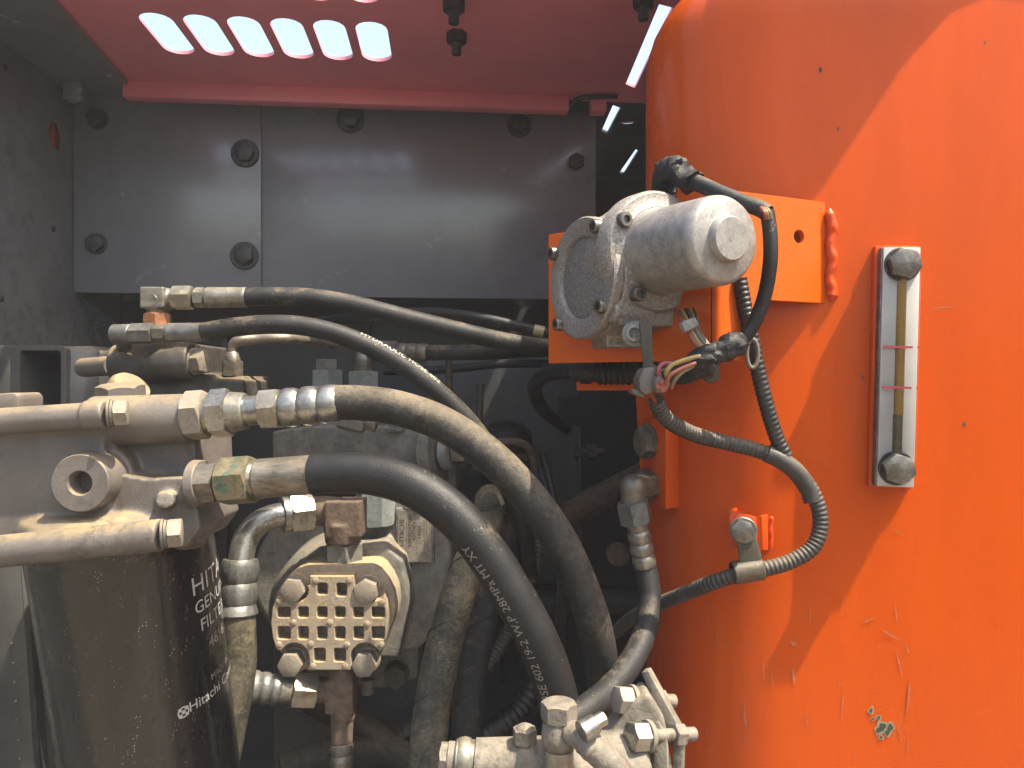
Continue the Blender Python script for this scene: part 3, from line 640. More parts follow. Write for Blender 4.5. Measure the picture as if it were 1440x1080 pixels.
T2.part('wire_sleeve', MB().prism([P(958, 452, .452), P(978, 445, .452), P(984, 458, .452), P(964, 468, .452)], (0, .010, 0)), 'white_sleeve', bevel=.0015)
# connector and strap
T = Thing('connector', 'dusty grey plastic wire connector hanging below the motor', 'connector', P(915, 555, .45))
q0 = P(912, 535, .455)
T.part('housing', MB().prism([P(898, 533, .445), P(905, 517, .445), P(922, 515, .445), P(926, 530, .445), P(920, 553, .445), P(907, 556, .445), P(899, 548, .445)], (0, .022, 0)), 'connector_grey', bevel=.002)
T.part('socket', MB().prism([P(920, 540, .440), P(926, 528, .440), P(941, 536, .440), P(944, 541, .440), P(936, 553, .440), P(924, 552, .440)], (-.004, .018, 0)), 'connector_grey', bevel=.0015)
for px, py in ((926, 543), (933, 547), (937, 540), (930, 538)):
    T.part('seal', MB().lathe(P(px, py, .4405), (0, -1, 0), [(0, .0018), (.0012, .0018), (.0012, .0008)], 12), 'wire_red')
T.part('latch', MB().prism([P(888, 548, .449), P(898, 547, .449), P(908, 556, .449), P(906, 560, .449), P(890, 554, .449)], (0, .016, 0)), 'connector_grey', bevel=.001)
T.part('strap', MB().prism([P(899, 452, .459), P(917, 452, .459), P(919, 512, .462), P(930, 520, .462), P(925, 540, .462), P(898, 540, .462), P(905, 512, .462)], (0, .0025, 0)), 'strap_olive', bevel=.0006)
T.part('lower_lug', MB().prism([P(989, 512, .482), P(1013, 510, .482), P(1014, 530, .482), P(1008, 538, .482), P(996, 539, .482), P(990, 532, .482)], (0, .005, 0)), 'strap_olive', bevel=.0015)
T.part('lug_pin', MB().cyl(P(999, 527, .479), P(999, 527, .490), .0022), 'hardware_dark')
# bellows
T = Thing('rubber_bellows', 'black ribbed rubber bellows below the orange bracket', 'bellows', P(860, 540, .56))
a, b = P(806, 522, .565), P(920, 522, .535); n = 70; pth = [a.lerp(b, i / n) for i in range(n + 1)]
T.part('bellows', MB().tube(pth[:], [(.0078 if i < 8 else .0094 if i < 16 else .0080 if i < 24 else .0082 + .0022 * (.5 + .5 * math.cos((i - 24) * 2 * math.pi / 5))) for i in range(n + 1)], 28), 'rubber_clean', sharp=60)
T.part('cable_tail', MB().tube(pxpath([(812, 521, .565), (790, 521, .60), (765, 528, .64), (752, 545, .68), (757, 565, .72), (772, 584, .80), (796, 602, .93), (806, 612, .96)], .004), .0068, 16), 'rubber_clean')

# ================================================================== FILTER HEAD + FILTER
T = Thing('filter_head', 'dusty mauve-brown cast filter head above the black canister', 'filter head', P(150, 790, .52))
h = MB()
h.pxprism([(-150, 616), (143, 600), (146, 640), (150, 690), (160, 760), (-150, 822)], .488, .56)           # front plate
h.pxprism([(120, 596), (272, 590), (277, 670), (284, 745), (120, 770)], .512, .58)                          # recessed cheek
h.cyl(P(-150, 602, .482), P(150, 583, .482), R(19, .482))                                                     # upper pipe
h.cyl(P(130, 592, .502), P(268, 588, .506), R(35, .50), R(35, .50))                                           # barrel
h.cyl(P(120, 584, .478), P(152, 582, .478), R(21, .478))
h.cyl(P(-150, 791, .468), P(228, 752, .468), R(23, .468), R(23, .468))                                          # lower pipe
h.cyl(P(146, 672, .520), P(133, 675, .492), R(66, .50), R(50, .49))                                          # round boss
h.pxprism([(150, 655), (172, 668), (205, 674), (255, 671), (272, 690), (282, 742), (262, 770), (180, 775), (150, 740)], .490, .56)
h.cyl(P(236, 705, .50), P(232, 702, .468), R(15, .468), R(13, .468))
h.cyl(P(262, 715, .515), P(268, 768, .505), R(16, .5), R(22, .5))
fax = (P(212, 1092, .565) - P(168, 774, .532)).normalized(); ftop = P(168, 776, .532) + V((0, 0, .024))
h.lathe(ftop - fax * .018, fax, [(0, .052), (.004, .060), (.010, .0632), (.021, .0632)], 64)
body = remesh(h, .0014, 4)
hc = P(130, 675, .458)
T.part('casting', body, 'head_casting', sharp=70)
# bored ring on the boss
T.part('boss_face', MB().lathe(P(130.5, 675, .489), (0.01, -1, 0.0), [(-.022, R(46, .47)), (0, R(41.5, .475)), (.0142, R(41, .474)), (.0152, R(39.5, .474)), (.0152, R(18, .474)), (.0140, R(16.5, .474)), (-.02, R(16.5, .474))], 64, cap=False), 'head_casting', sharp=30)
T.part('bore_floor', MB().lathe(P(130.5, 675, .482), (0, -1, 0), [(-.012, R(16.6, .462)), (-.006, R(16.6, .462))], 32), 'gasket_black')
T.part('mounting_arm', MB().prism([P(-130, 640, .53), P(-130, 760, .53), V((-.545, .56, P(0, 760, .53).z)), V((-.545, .56, P(0, 640, .53).z))], (0, .03, 0)), 'bracket_grey', bevel=.002)
# screws in the pipe ends
for (x0, y0, x1, y1, D, rw, rh) in ((152, 581, 183, 580, .474, 20, 17), (227, 751, 259, 748, .462, 21, 18)):
    A_, B_ = P(x0, y0, D), P(x1, y1, D + .004); d = (B_ - A_)
    chain(T, A_, B_, [('washer', 'cyl', 0, .12, R(rw, D), R(rw, D), 'head_casting'), ('washer', 'cyl', .14, .26, R(rw - 1.5, D), R(rw - 1.5, D), 'head_casting'), ('bolt', 'hex', .27, .92, R(rh, D), .5, 'dusty_bolt')], 0, 1)
bolt(T, P(170, 560, .55), (0, -.15, 1), R(28, .55), .010, 'head_casting', 0, name='top_plug')
T.part('top_ring', MB().lathe(P(182, 548, .575), (.55, -.25, .6), [(-.012, .0155), (.002, .0155), (.005, .0135), (.005, .010)], 32), 'head_casting')
T.part('end_knob', MB().prism([P(-30, 555, .53), P(20, 552, .53), P(25, 558, .53), P(25, 590, .53), P(-30, 590, .53)], (0, .03, 0)), 'head_casting', bevel=.003)
# canister
T = Thing('oil_filter', 'black spin-on filter canister with white lettering, dusty in the sun', 'filter', ftop + fax * .34)
FRAD = .0606
can = MB().lathe(ftop, fax, [(.003, .056), (.0035, .0620), (.009, .0624), (.0115, .0612), (.016, FRAD), (.30, FRAD * .985), (.325, FRAD * .93), (.335, FRAD * .8), (.338, 0)], 96)
cn_ = T.part('canister', can, 'filter_black', sharp=40)
T.part('seal_ring', MB().lathe(ftop, fax, [(-.001, .0595), (-.001, .0605), (.003, .0605), (.003, .0595)], 64), 'gasket_black')
e1 = V((0, -1, 0)); e1 = (e1 - fax * e1.dot(fax)).normalized(); e2 = fax.cross(e1)
if e2.x < 0: e2 = -e2
def can_text(txt, size, px, py, mt_, shear=0.0, space=1.0, turn=0.0):
    # starting angle and height from where the word begins
    best = None
    for i in range(0, 140):
        a = math.radians(i - 40)
        for t in [x * .002 for x in range(5, 160)]:
            p = ftop + fax * t + (e1 * math.cos(a) + e2 * math.sin(a)) * (FRAD + .0004)
            u_, v_ = 720 + F * p.x / p.y, 540 - F * (p.z - CZ) / p.y; d = (u_ - px) ** 2 + (v_ - py) ** 2
            if best is None or d < best[0]: best = (d, a, t)
    _, a0, t0 = best; vs, fs = text_mesh(txt, size, shear, space); out = []
    c, s_ = math.cos(turn), math.sin(turn)
    for q in vs:
        X, Y = q.x * c - q.y * s_, q.x * s_ + q.y * c
        a = a0 + X / FRAD; out.append(ftop + fax * (t0 - Y) + (e1 * math.cos(a) + e2 * math.sin(a)) * (FRAD + .00045))
    T.part('printed_text', MB().add(out, fs), mt_, cn_)
can_text('HITACHI', .0185, 270, 840, 'print_white', space=1.05)
can_text('GENUINE', .0128, 275, 864, 'print_white')
can_text('FILTER', .0128, 284, 889, 'print_white')
can_text('4696', .0120, 296, 912, 'print_worn')
can_text('MADE IN', .0070, 297, 957, 'print_worn')
can_text('Hitachi Construction', .0105, 266, 1002, 'print_white')
def can_pt(px, py, off):
    best = None
    for i in range(0, 240):
        a = math.radians(i * .5 - 30)
        for t in [x * .0015 for x in range(5, 220)]:
            p = ftop + fax * t + (e1 * math.cos(a) + e2 * math.sin(a)) * (FRAD + off)
            u_, v_ = 720 + F * p.x / p.y, 540 - F * (p.z - CZ) / p.y; d = (u_ - px) ** 2 + (v_ - py) ** 2
            if best is None or d < best[0]: best = (d, a, t)
    return best[1], best[2]
la, lt = can_pt(258, 1002, .0004); mb = MB()          # round emblem: ring, cross and dot
def cpt(x, y): return ftop + fax * (lt - y) + (e1 * math.cos(la + x / FRAD) + e2 * math.sin(la + x / FRAD)) * (FRAD + .00045)
for r0, r1 in ((.0042, .0031), (.0014, 0)):
    k = 28; mb.add([cpt(r0 * math.cos(2 * math.pi * i / k), r0 * math.sin(2 * math.pi * i / k)) for i in range(k)] + [cpt(r1 * math.cos(2 * math.pi * i / k), r1 * math.sin(2 * math.pi * i / k)) for i in range(k)], [(i, (i + 1) % k, (i + 1) % k + k, i + k) for i in range(k)])
for a in range(4):
    t = math.pi / 4 + a * math.pi / 2; c, s_ = math.cos(t), math.sin(t)
    mb.add([cpt(c * r - s_ * d, s_ * r + c * d) for r, d in ((.0018, -.0008), (.0047, -.0006), (.0047, .0006), (.0018, .0008))], [(0, 1, 2, 3)])
T.part('emblem', mb, 'print_white', cn_)

# plates standing behind the filter on the left
T = Thing('support_post', 'sunlit dusty grey support post behind the filter canister', 'post', P(20, 1100, .66))
T.part('web', MB().prism([P(-30, 560, .66), P(14, 560, .66), P(52, 1130, .66), P(-10, 1130, .66)], (0, .01, 0)), 'bracket_grey', bevel=.002)
T.part('flange', MB().prism([P(14, 560, .66), P(20, 560, .69), P(66, 1130, .69), P(52, 1130, .66)], (.002, .004, 0)), 'bracket_grey')
for i in range(7):
    y = 905 + i * 27; T.part('rivet', MB().ball(P(10 + (y - 800) * .066, y, .659), .0011, 10), 'dusty_bolt')
T = Thing('backing_plate', 'grey steel plate between support post and filter canister', 'plate', P(70, 1120, .74))
T.part('sheet', MB().prism([P(10, 700, .74), P(120, 700, .74), P(130, 1130, .74), P(40, 1130, .74)], (0, .006, 0)), 'bracket_grey', bevel=.001)
# square channel on the wall
T = Thing('channel_bracket', 'short open grey box channel fixed to the side wall', 'bracket', P(60, 600, .74))
wl = .0035; D1, D2 = .715, .80
q = px2(D1); X0 = hit(25, 520, M5(WU, 0, 0), EX).x
mb = plate(rrect(*q(14, 640), *q(93, 486), .005), [rrect(*q(28, 640), *q(85, 493), .003)], D2 - D1, V((0, (D1 + D2) / 2, 0)), V((1, 0, 0)), V((0, 0, 1)), bevel=.0006)
T.part('channel', mb, 'bracket_grey')
T.part('end_cheek', MB().prism([P(93, 487, .72), P(128, 486, .735), P(137, 495, .735), P(137, 640, .735), P(99, 640, .72)], (.0, .04, 0)), 'bracket_grey', bevel=.002)
T.part('wall_tab', MB().prism([P(-10, 486, .75), P(24, 486, .75), P(30, 640, .75), P(-10, 640, .75)], (0, .05, 0)), 'bracket_grey', bevel=.001)
T.part('backing', MB().prism([P(20, 488, .79), P(90, 488, .79), P(90, 640, .79), P(20, 640, .79)], (0, .004, 0)), 'dark_wall')

# ================================================================== VALVE BLOCK (upper left)
T = Thing('valve_block', 'grimy dark cast valve block with dusty flange behind filter head', 'valve', P(220, 590, .64))
h = MB()
h.pxprism([(152, 500), (168, 487), (210, 482), (232, 478), (262, 484), (280, 484), (278, 525), (270, 560), (190, 600), (152, 600)], .615, .69)
h.cyl(P(162, 512, .612), P(272, 508, .612), R(27, .612))
h.pxprism([(180, 545), (342, 528), (344, 575), (180, 610)], .632, .70)
h.cyl(P(220, 486, .63), P(220, 465, .63), R(22, .63), R(15, .63))
h.pxprism([(270, 526), (300, 526), (302, 532), (342, 534), (344, 600), (262, 600)], .618, .68)
T.part('casting', remesh(h, .0016, 4), 'valve_casting', sharp=70)
T.part('spool_stub', MB().cyl(P(118, 517, .66), P(160, 514, .63), R(14, .63), seg=24), 'head_casting')
chain(T, P(272, 508, .612), P(291, 508, .605), [('plug_collar', 'cyl', 0, .35, R(19, .61), R(19, .61), 'dusty_bolt'), ('plug', 'hex', .35, 1, R(15, .61), .3, 'dusty_bolt')], 0, 1)
# small elbow on the flange
chain(T, P(327, 560, .64), P(327, 498, .64), [('adapter', 'hex', 0, .30, R(14, .64), .2, 'head_casting'), ('nut', 'hex', .5, .85, R(13, .64), .5, 'steel_stained'), ('collar', 'cyl', .28, .52, R(9, .64), R(9, .64), 'head_casting'), ('neck', 'cyl', .85, 1.05, R(11, .64), R(9, .64), 'steel_stained')], 0, 1)
T.part('small_elbow', MB().tube(pxpath([(327, 500, .64), (328, 486, .64), (338, 479, .64), (360, 477, .645), (400, 476, .65), (430, 478, .68), (470, 485, .75)], .003), R(8, .64), 16), 'steel_stained')

# ================================================================== HOSES
def hose(T, pts, r, mt_, step=.003, seg=26):
    p = pxpath(pts, step); return T.part('hose', MB().tube(p, r, seg), mt_), p
# upper hose A
T = Thing('hydraulic_hose', 'black hose with rusty elbow running along the rear panel foot', 'hose', P(220, 460, .60), group='hydraulic hoses')
T.part('elbow', remesh(MB().box(P(221, 420, .600), (R(34, .6), R(34, .6), R(30, .6))).cyl(P(222, 425, .6), P(222, 445, .6), R(14, .6)).cyl(P(225, 419, .6), P(245, 419, .6), R(13, .6)), .0011, 3), 'steel_stained', sharp=60)
T.part('elbow_face', MB().lathe(P(214, 422, .5915), (-.1, -1, 0), [(0, R(9, .6)), (.0012, R(8, .6)), (.0012, R(5.5, .6)), (.0004, R(5, .6))], 20), 'steel_stained')
T.part('rusty_nut', MB().hex(P(222, 462, .6), (0, 0, 1), R(17, .6), R(21, .6), rot=.25), 'rust_orange')
chain(T, P(236, 419, .600), P(346, 418, .600), [('neck', 'cyl', 238, 246, R(13, .6), R(11, .6), 'steel_stained'), ('nut', 'hex', 244, 272, R(15, .6), .35, 'zinc_dusty'), ('nut', 'hex', 275, 289, R(12.5, .6), .1, 'zinc_dusty'), ('neck', 'cyl', 288, 296, R(11, .6), R(11, .6), 'zinc_dusty'), ('ferrule', 'swage', 291, 347, R(14.8, .6), R(14.2, .6), 'zinc_dusty')], 236, 346)
hose(T, [(340, 418, .600), (380, 417, .600), (440, 419, .602), (500, 429, .606), (560, 444, .612), (640, 464, .622), (700, 478, .635), (745, 486, .648), (800, 492, .67), (860, 500, .70)], R(13.3, .6), 'rubber_mid')
p = [P(x, y, .606 + .00) for x, y in ((0, 0),)]
# thin twin hose above it, coming out behind
T = Thing('pilot_hose', 'slim black hose with pale band passing behind the motor', 'hose', P(640, 440, .72), group='hydraulic hoses')
_, pth = hose(T, [(360, 470, .82), (430, 455, .80), (500, 447, .76), (560, 441, .72), (620, 440, .70), (680, 448, .69), (730, 459, .69), (780, 470, .69), (850, 484, .71)], R(7.5, .69), 'rubber_clean')
k = [i for i, q in enumerate(pth) if abs(720 + F * q.x / q.y - 756) < 5]
T.part('pale_band', MB().tube(pth[k[0] - 1:k[-1] + 2], R(7.9, .69), 20), 'yellow_mark')
# hose B
T = Thing('hydraulic_hose', 'black hose with white print crossing behind the dusty bulged-ferrule hose', 'hose', P(165, 490, .585), group='hydraulic hoses')
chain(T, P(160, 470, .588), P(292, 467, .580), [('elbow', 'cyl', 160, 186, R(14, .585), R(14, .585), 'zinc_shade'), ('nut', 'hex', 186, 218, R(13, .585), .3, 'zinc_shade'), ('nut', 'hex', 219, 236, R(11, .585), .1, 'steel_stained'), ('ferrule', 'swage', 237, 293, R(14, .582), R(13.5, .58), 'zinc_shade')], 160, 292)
T.part('elbow_stem', MB().cyl(P(172, 470, .588), P(176, 500, .615), R(10, .6)), 'zinc_shade')
ho, pth = hose(T, [(286, 467, .580), (330, 460, .578), (380, 456, .578), (430, 459, .580), (480, 471, .583), (530, 493, .587), (580, 523, .592), (630, 563, .598), (672, 608, .603), (700, 655, .61), (722, 705, .63), (740, 760, .66), (745, 820, .72)], R(13.4, .585), 'rubber_mid')
hose_text(T, pth, R(13.4, .585), .120, 'HYDRAULIC HOSE 602', .0070, -1.20, 'print_white', ho, up=(0, -1, 0))
# hose C: from filter head, bulged crimp ferrule
T = Thing('hydraulic_hose', 'thick dusty hose with shiny bulged ferrule from the filter head top port', 'hose', P(268, 600, .50), group='hydraulic hoses')
A_, B_ = P(262, 585, .502), P(480, 567, .500)
Dc = .50
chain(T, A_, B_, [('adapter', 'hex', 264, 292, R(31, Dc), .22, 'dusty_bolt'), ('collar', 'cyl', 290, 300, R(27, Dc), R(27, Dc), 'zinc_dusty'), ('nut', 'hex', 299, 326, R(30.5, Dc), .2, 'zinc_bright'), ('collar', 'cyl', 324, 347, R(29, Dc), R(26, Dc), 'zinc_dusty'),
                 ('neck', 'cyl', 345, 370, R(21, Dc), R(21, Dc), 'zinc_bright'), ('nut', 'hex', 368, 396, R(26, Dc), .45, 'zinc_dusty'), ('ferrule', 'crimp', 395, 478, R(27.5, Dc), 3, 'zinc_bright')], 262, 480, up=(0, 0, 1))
ho, pth = hose(T, [(470, 566, .500), (510, 567, .500), (560, 574, .499), (620, 595, .496), (680, 634, .492), (735, 688, .49), (782, 752, .49), (815, 820, .494), (838, 890, .502), (848, 960, .52), (846, 1030, .55), (835, 1110, .60), (810, 1180, .68)], R(25, .495), 'rubber_dusty')
hose_text(T, pth, R(25, .495), .020, 'LAYER  DIA', .0085, .05, 'rubber_dusty', ho)
# hose D: printed
T = Thing('hydraulic_hose', 'thick black printed hose with straight ferrule from the filter head lower port', 'hose', P(285, 690, .49), group='hydraulic hoses')
Dd = .482
chain(T, P(276, 680, .490), P(450, 667, .480), [('flange', 'cyl', 274, 287, R(34, Dd), R(33, Dd), 'head_casting'), ('adapter', 'hex', 285, 311, R(27, Dd), .45, 'steel_stained'), ('collar', 'cyl', 309, 316, R(24, Dd), R(24, Dd), 'steel_stained'), ('nut', 'hex', 314, 358, R(30.5, Dd), .2, 'verdigris_nut'), ('collar', 'cyl', 356, 366, R(27, Dd), R(24, Dd), 'steel_stained'), ('ferrule', 'swage', 364, 448, R(28.5, Dd), R(28, Dd), 'steel_stained')], 276, 450)
ho, pth = hose(T, [(440, 667, .480), (480, 665, .478), (530, 668, .475), (585, 686, .470), (640, 726, .466), (690, 786, .464), (735, 860, .464), (768, 930, .467), (788, 1000, .472), (796, 1070, .48), (798, 1140, .49), (790, 1260, .52), (770, 1380, .58)], R(29.5, .472), 'rubber_clean')
S = 0; s_top = 0
for a, b in zip(pth, pth[1:]):
    S += (b - a).length
    if abs(720 + F * b.x / b.y - 688) < 4: s_top = S
hose_text(T, pth, R(29.5, .472), s_top - .016, 'HYDRAULIC HOSE 602 19-2 W.P 28MPa MT XY', .0080, .52, 'print_worn', ho, flip=True, shear=.0)
# hoses E, F: standing, wound with thin wire
def wound(T, pts, r, mt_, pitch, wire, ph):
    ho, pth = hose(T, pts, r, mt_)
    S = 0; hp = []; fine = spline(pth, .001); a = None
    for i in range(len(fine) - 1):
        t = (fine[i + 1] - fine[i]).normalized()
        if a is None: _, a, _b = basis(t)
        a = (a - t * a.dot(t)).normalized(); b = t.cross(a); th = ph + 2 * math.pi * i * .001 / pitch
        hp.append(fine[i] + (a * math.cos(th) + b * math.sin(th)) * (r + .0002))
    T.part('binding_wire', MB().tube(hp, .0006, 6), wire)
T = Thing('return_hose', 'sunlit olive-dusty hose standing upright, wound with thin wire', 'hose', P(598, 1110, .52), group='standing hoses')
wound(T, [(690, 700, .66), (684, 735, .62), (668, 775, .59), (645, 835, .565), (625, 905, .55), (611, 975, .54), (603, 1040, .53), (599, 1130, .52), (600, 1260, .53), (610, 1400, .56)], R(25.5, .545), 'rubber_olive', .048, 'rubber_dusty', .6)
T.part('end_cap', MB().lathe(P(692, 712, .64), V((.12, -.55, .8)), [(-.02, .0115), (.004, .0118), (.008, .0105), (.0085, 0)], 28), 'verdigris_nut')
T = Thing('return_hose', 'black hose standing upright just right of the sunlit wound hose', 'hose', P(655, 1110, .60), group='standing hoses')
wound(T, [(716, 750, .68), (706, 790, .66), (690, 830, .64), (674, 890, .62), (662, 960, .61), (656, 1030, .60), (654, 1120, .60), (660, 1240, .62)], R(21.5, .61), 'rubber_mid', .055, 'rubber_clean', 2.2)
# hose G: elbow on the tank port
T = Thing('hydraulic_hose', 'hose curving down from elbow on the orange tank port block', 'hose', P(905, 700, .565), group='hydraulic hoses')
ea = n_pb
T.part('port_nut', MB().hex(pbh(916, 683, -.001), ea, R(21, .57), .010, rot=.2), 'steel_stained')
q = P(890, 685, .540)
T.part('elbow', remesh(MB().cyl(pbh(916, 684), q, R(17, .55)).ball(q, R(18.5, .555)).cyl(q, P(889, 712, .541), R(17.5, .555), R(15, .555)), .0012, 3), 'steel_stained', sharp=60)
chain(T, P(888, 700, .541), P(908, 800, .546), [('nut', 'hex', 704, 735, R(20, .55), .3, 'zinc_shade'), ('neck', 'cyl', 733, 748, R(15, .55), R(14, .55), 'zinc_dusty'), ('ferrule', 'crimp', 746, 797, R(16.5, .55), 3, 'zinc_dusty')], 700, 800)
hose(T, [(906, 790, .549), (911, 815, .545), (914, 845, .54), (908, 885, .525), (888, 930, .505), (858, 968, .485), (825, 996, .465), (790, 1022, .45)], R(16, .545), 'rubber_mid')
# bent tube hose (left, silver)
T = Thing('hydraulic_hose', 'hose with bent silver tube and crimped collar entering the pump elbow', 'hose', P(330, 1110, .60), group='hydraulic hoses')
chain(T, P(396, 724, .635), P(446, 718, .650), [('collar', 'cyl', 396, 407, R(25, .64), R(25, .64), 'zinc_bright'), ('nut', 'hex', 405, 438, R(25, .64), .3, 'zinc_bright'), ('neck', 'cyl', 436, 452, R(21, .64), R(20, .64), 'rust_brown')], 396, 446)
T.part('bent_tube', MB().tube(pxpath([(402, 723, .635), (382, 727, .630), (362, 737, .625), (347, 755, .62), (340, 778, .615), (338, 800, .612)], .002), R(17.5, .62), 28), 'zinc_bright')
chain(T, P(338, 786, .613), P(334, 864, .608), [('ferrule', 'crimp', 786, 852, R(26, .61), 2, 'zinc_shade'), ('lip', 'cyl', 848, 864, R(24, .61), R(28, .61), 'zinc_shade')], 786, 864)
hose(T, [(334, 855, .608), (335, 890, .607), (336, 930, .606), (330, 980, .604), (318, 1040, .60), (306, 1120, .60), (310, 1230, .62)], R(24, .607), 'rubber_olive')

# ================================================================== PUMP
T = Thing('hydraulic_pump', 'dirty grey-brown cast pump with ribbed dusty end cover', 'pump', P(500, 930, .75))
h = MB()
h.pxprism([(495, 700), (560, 690), (618, 700), (634, 735), (636, 800), (622, 860), (598, 905), (585, 916), (505, 916), (470, 880), (470, 740)], .70, .88)
h.lathe(P(452, 815, .735), (0, 1, 0), [(0, R(96, .73)), (.012, R(102, .73)), (.05, R(104, .73)), (.052, R(88, .73)), (.14, R(88, .73))], 48)
h.lathe(P(470, 862, .672), (0, 1, 0), [(0, R(88, .67)), (.01, R(98, .67)), (.07, R(104, .67))], 48)
h.pxprism([(430, 785), (448, 770), (540, 765), (566, 790), (575, 850), (560, 925), (400, 930), (385, 850)], .664, .72)
h.pxprism([(382, 607), (430, 600), (610, 598), (640, 610), (642, 690), (610, 700), (384, 690)], .77, .92)
h.pxprism([(400, 660), (640, 660), (640, 760), (400, 760)], .80, .94)
T.part('casting', remesh(h, .0022, 3), 'pump_casting', sharp=70)
zf = P(500, 905, .80).z; T.part('pump_foot', MB().box((P(500, 900, .8).x, .82, (zf + .28) / 2), (.16, .09, zf - .28 + .01)), 'hardware_dark', bevel=.004)
# cover flange, ribbed cover
ck = lambda x, y: (370 + x * .17586, 770 + y * .17593)
fo = [ck(*q) for q in ((62, 600), (72, 480), (100, 370), (150, 290), (200, 225), (270, 170), (350, 140), (880, 128), (945, 165), (1005, 250), (1050, 350), (1065, 470), (1050, 580), (990, 720), (940, 850), (880, 945), (800, 975), (300, 978), (200, 940), (120, 830), (80, 720))]
T.part('cover_flange', MB().pxprism(fo, .634, .695), 'cover_dusty', bevel=.003)
D0 = .620
q2 = px2(D0)
def arc(cx, cy, r, a0, a1, n=7): return [(cx + r * math.cos(math.radians(a0 + (a1 - a0) * i / n)), cy + r * math.sin(math.radians(a0 + (a1 - a0) * i / n))) for i in range(n + 1)]
out = [(375, 228)] + [(720, 230)] + arc(820, 340, 98, 200, 75) + [(930, 420), (965, 380), (985, 440), (995, 560), (985, 680), (965, 800), (940, 830)] + arc(815, 880, 118, -40, -190, 9)[0:9] + [(705, 940), (705, 980), (355, 980), (375, 935)] + arc(250, 880, 118, 10, -150, 9)[1:] + [(110, 820), (75, 720), (62, 600), (75, 480), (115, 390), (150, 365)] + arc(265, 340, 98, 115, -20)[0:8] + [(378, 300)]
hl_ = []
for x0, x1, y0, y1 in [(430, 513, 285, 378), (585, 668, 285, 392)] + [(a, b, c, d) for c, d in ((474, 562), (632, 735)) for a, b in ((113, 218), (278, 362), (430, 512), (574, 656), (722, 803), (866, 972))] + [(405, 498, 805, 915), (565, 660, 805, 915)]:
    xa_, ya_ = q2(*ck(x0, y1)); xb_, yb_ = q2(*ck(x1, y0)); hl_.append(rrect(xa_, ya_, xb_, yb_, .0016, 3))
mb = plate([q2(*ck(*a)) for a in out], hl_, .022, V((0, D0 + .011, 0)), V((1, 0, 0)), V((0, 0, 1)), bevel=.0007)
cv = T.part('ribbed_cover', mb, 'cover_dusty', sharp=30)
for x, y in ((420, 262), (690, 262), (130, 430), (950, 435), (243, 600), (535, 598), (832, 610), (125, 775), (383, 770), (672, 775), (945, 775), (400, 948), (660, 948)):
    a_, b_ = ck(x, y); T.part('cast_pip', MB().lathe(P(a_, b_, D0 + .0005), (0, -1, 0), [(0, .0028), (.0010, .0026), (.0014, .0018), (.0014, 0)], 14), 'cover_dusty', cv)
for x, y, rr_ in ((268, 312, .4), (842, 322, .1), (250, 895, .52), (830, 895, .52)):
    a_, b_ = ck(x, y); pos = P(a_, b_, .633)
    b = T.part('bolt', MB().hex(pos + V((0, .002, 0)), (0, -1, 0), R(15.2, .62), .017, rot=rr_ * 1.0, c0=False), 'dusty_bolt'); T.part('washer', MB().lathe(pos + V((0, .003, 0)), (0, -1, 0), [(0, R(19, .63)), (.0038, R(19, .63)), (.0045, R(18, .63))], 28), 'cover_dusty', b)
# name plate
n0 = P(561, 790, .697); n1 = P(607, 717, .697)
npx = px2(.697); mb = plate(rrect(*npx(560, 790), *npx(607, 717), .0025, 4), [circle(*npx(584, 723), .0013, 12)], .0012, V((0, .6966, 0)), V((1, 0, 0)), V((0, 0, 1)))
npl = T.part('nameplate', mb, 'nameplate_metal')
T.part('plate_backing', MB().pxprism([(556, 714), (611, 714), (611, 794), (556, 794)], .6976, .712), 'pump_casting', bevel=.002)
def plate_text(txt, size, px, py, mt_='print_dark'):
    vs, fs = text_mesh(txt, size); o = P(px, py, .6957)
    T.part('printed_text', MB().add([o + V((-q.y, 0, q.x)) for q in vs], fs), mt_, npl)
plate_text('HITACHI', .0062, 568.5, 768); plate_text('HPK055AT-LR0', .0044, 579, 768); plate_text('9277923', .0050, 585.5, 760); plate_text('54053', .0050, 592, 758)
for k, (x, y) in enumerate(((572, 770), (575, 768), (597, 782), (600, 784))): T.part('print_line', MB().pxprism([(x, y), (x + .9, y), (x + .9, y - 38 - 6 * k), (x, y - 38 - 6 * k)], .6957, .6960), 'print_dusty', npl)
# elbow block on the cover (rusty) and stem
h = MB().box(P(487, 727, .648), (R(50, .648), R(46, .648), R(50, .648))).cyl(P(482, 735, .648), P(482, 763, .648), R(27, .648), R(24, .648)).cyl(P(448, 718, .650), P(480, 720, .648), R(21, .65))
el = T.part('inlet_elbow', remesh(h, .0013, 2), 'rust_brown', sharp=60)
T.part('stem_collar', MB().hex(P(484, 792, .652), (0, 0, 1), R(24, .65), R(30, .65), rot=.3), 'pump_casting')
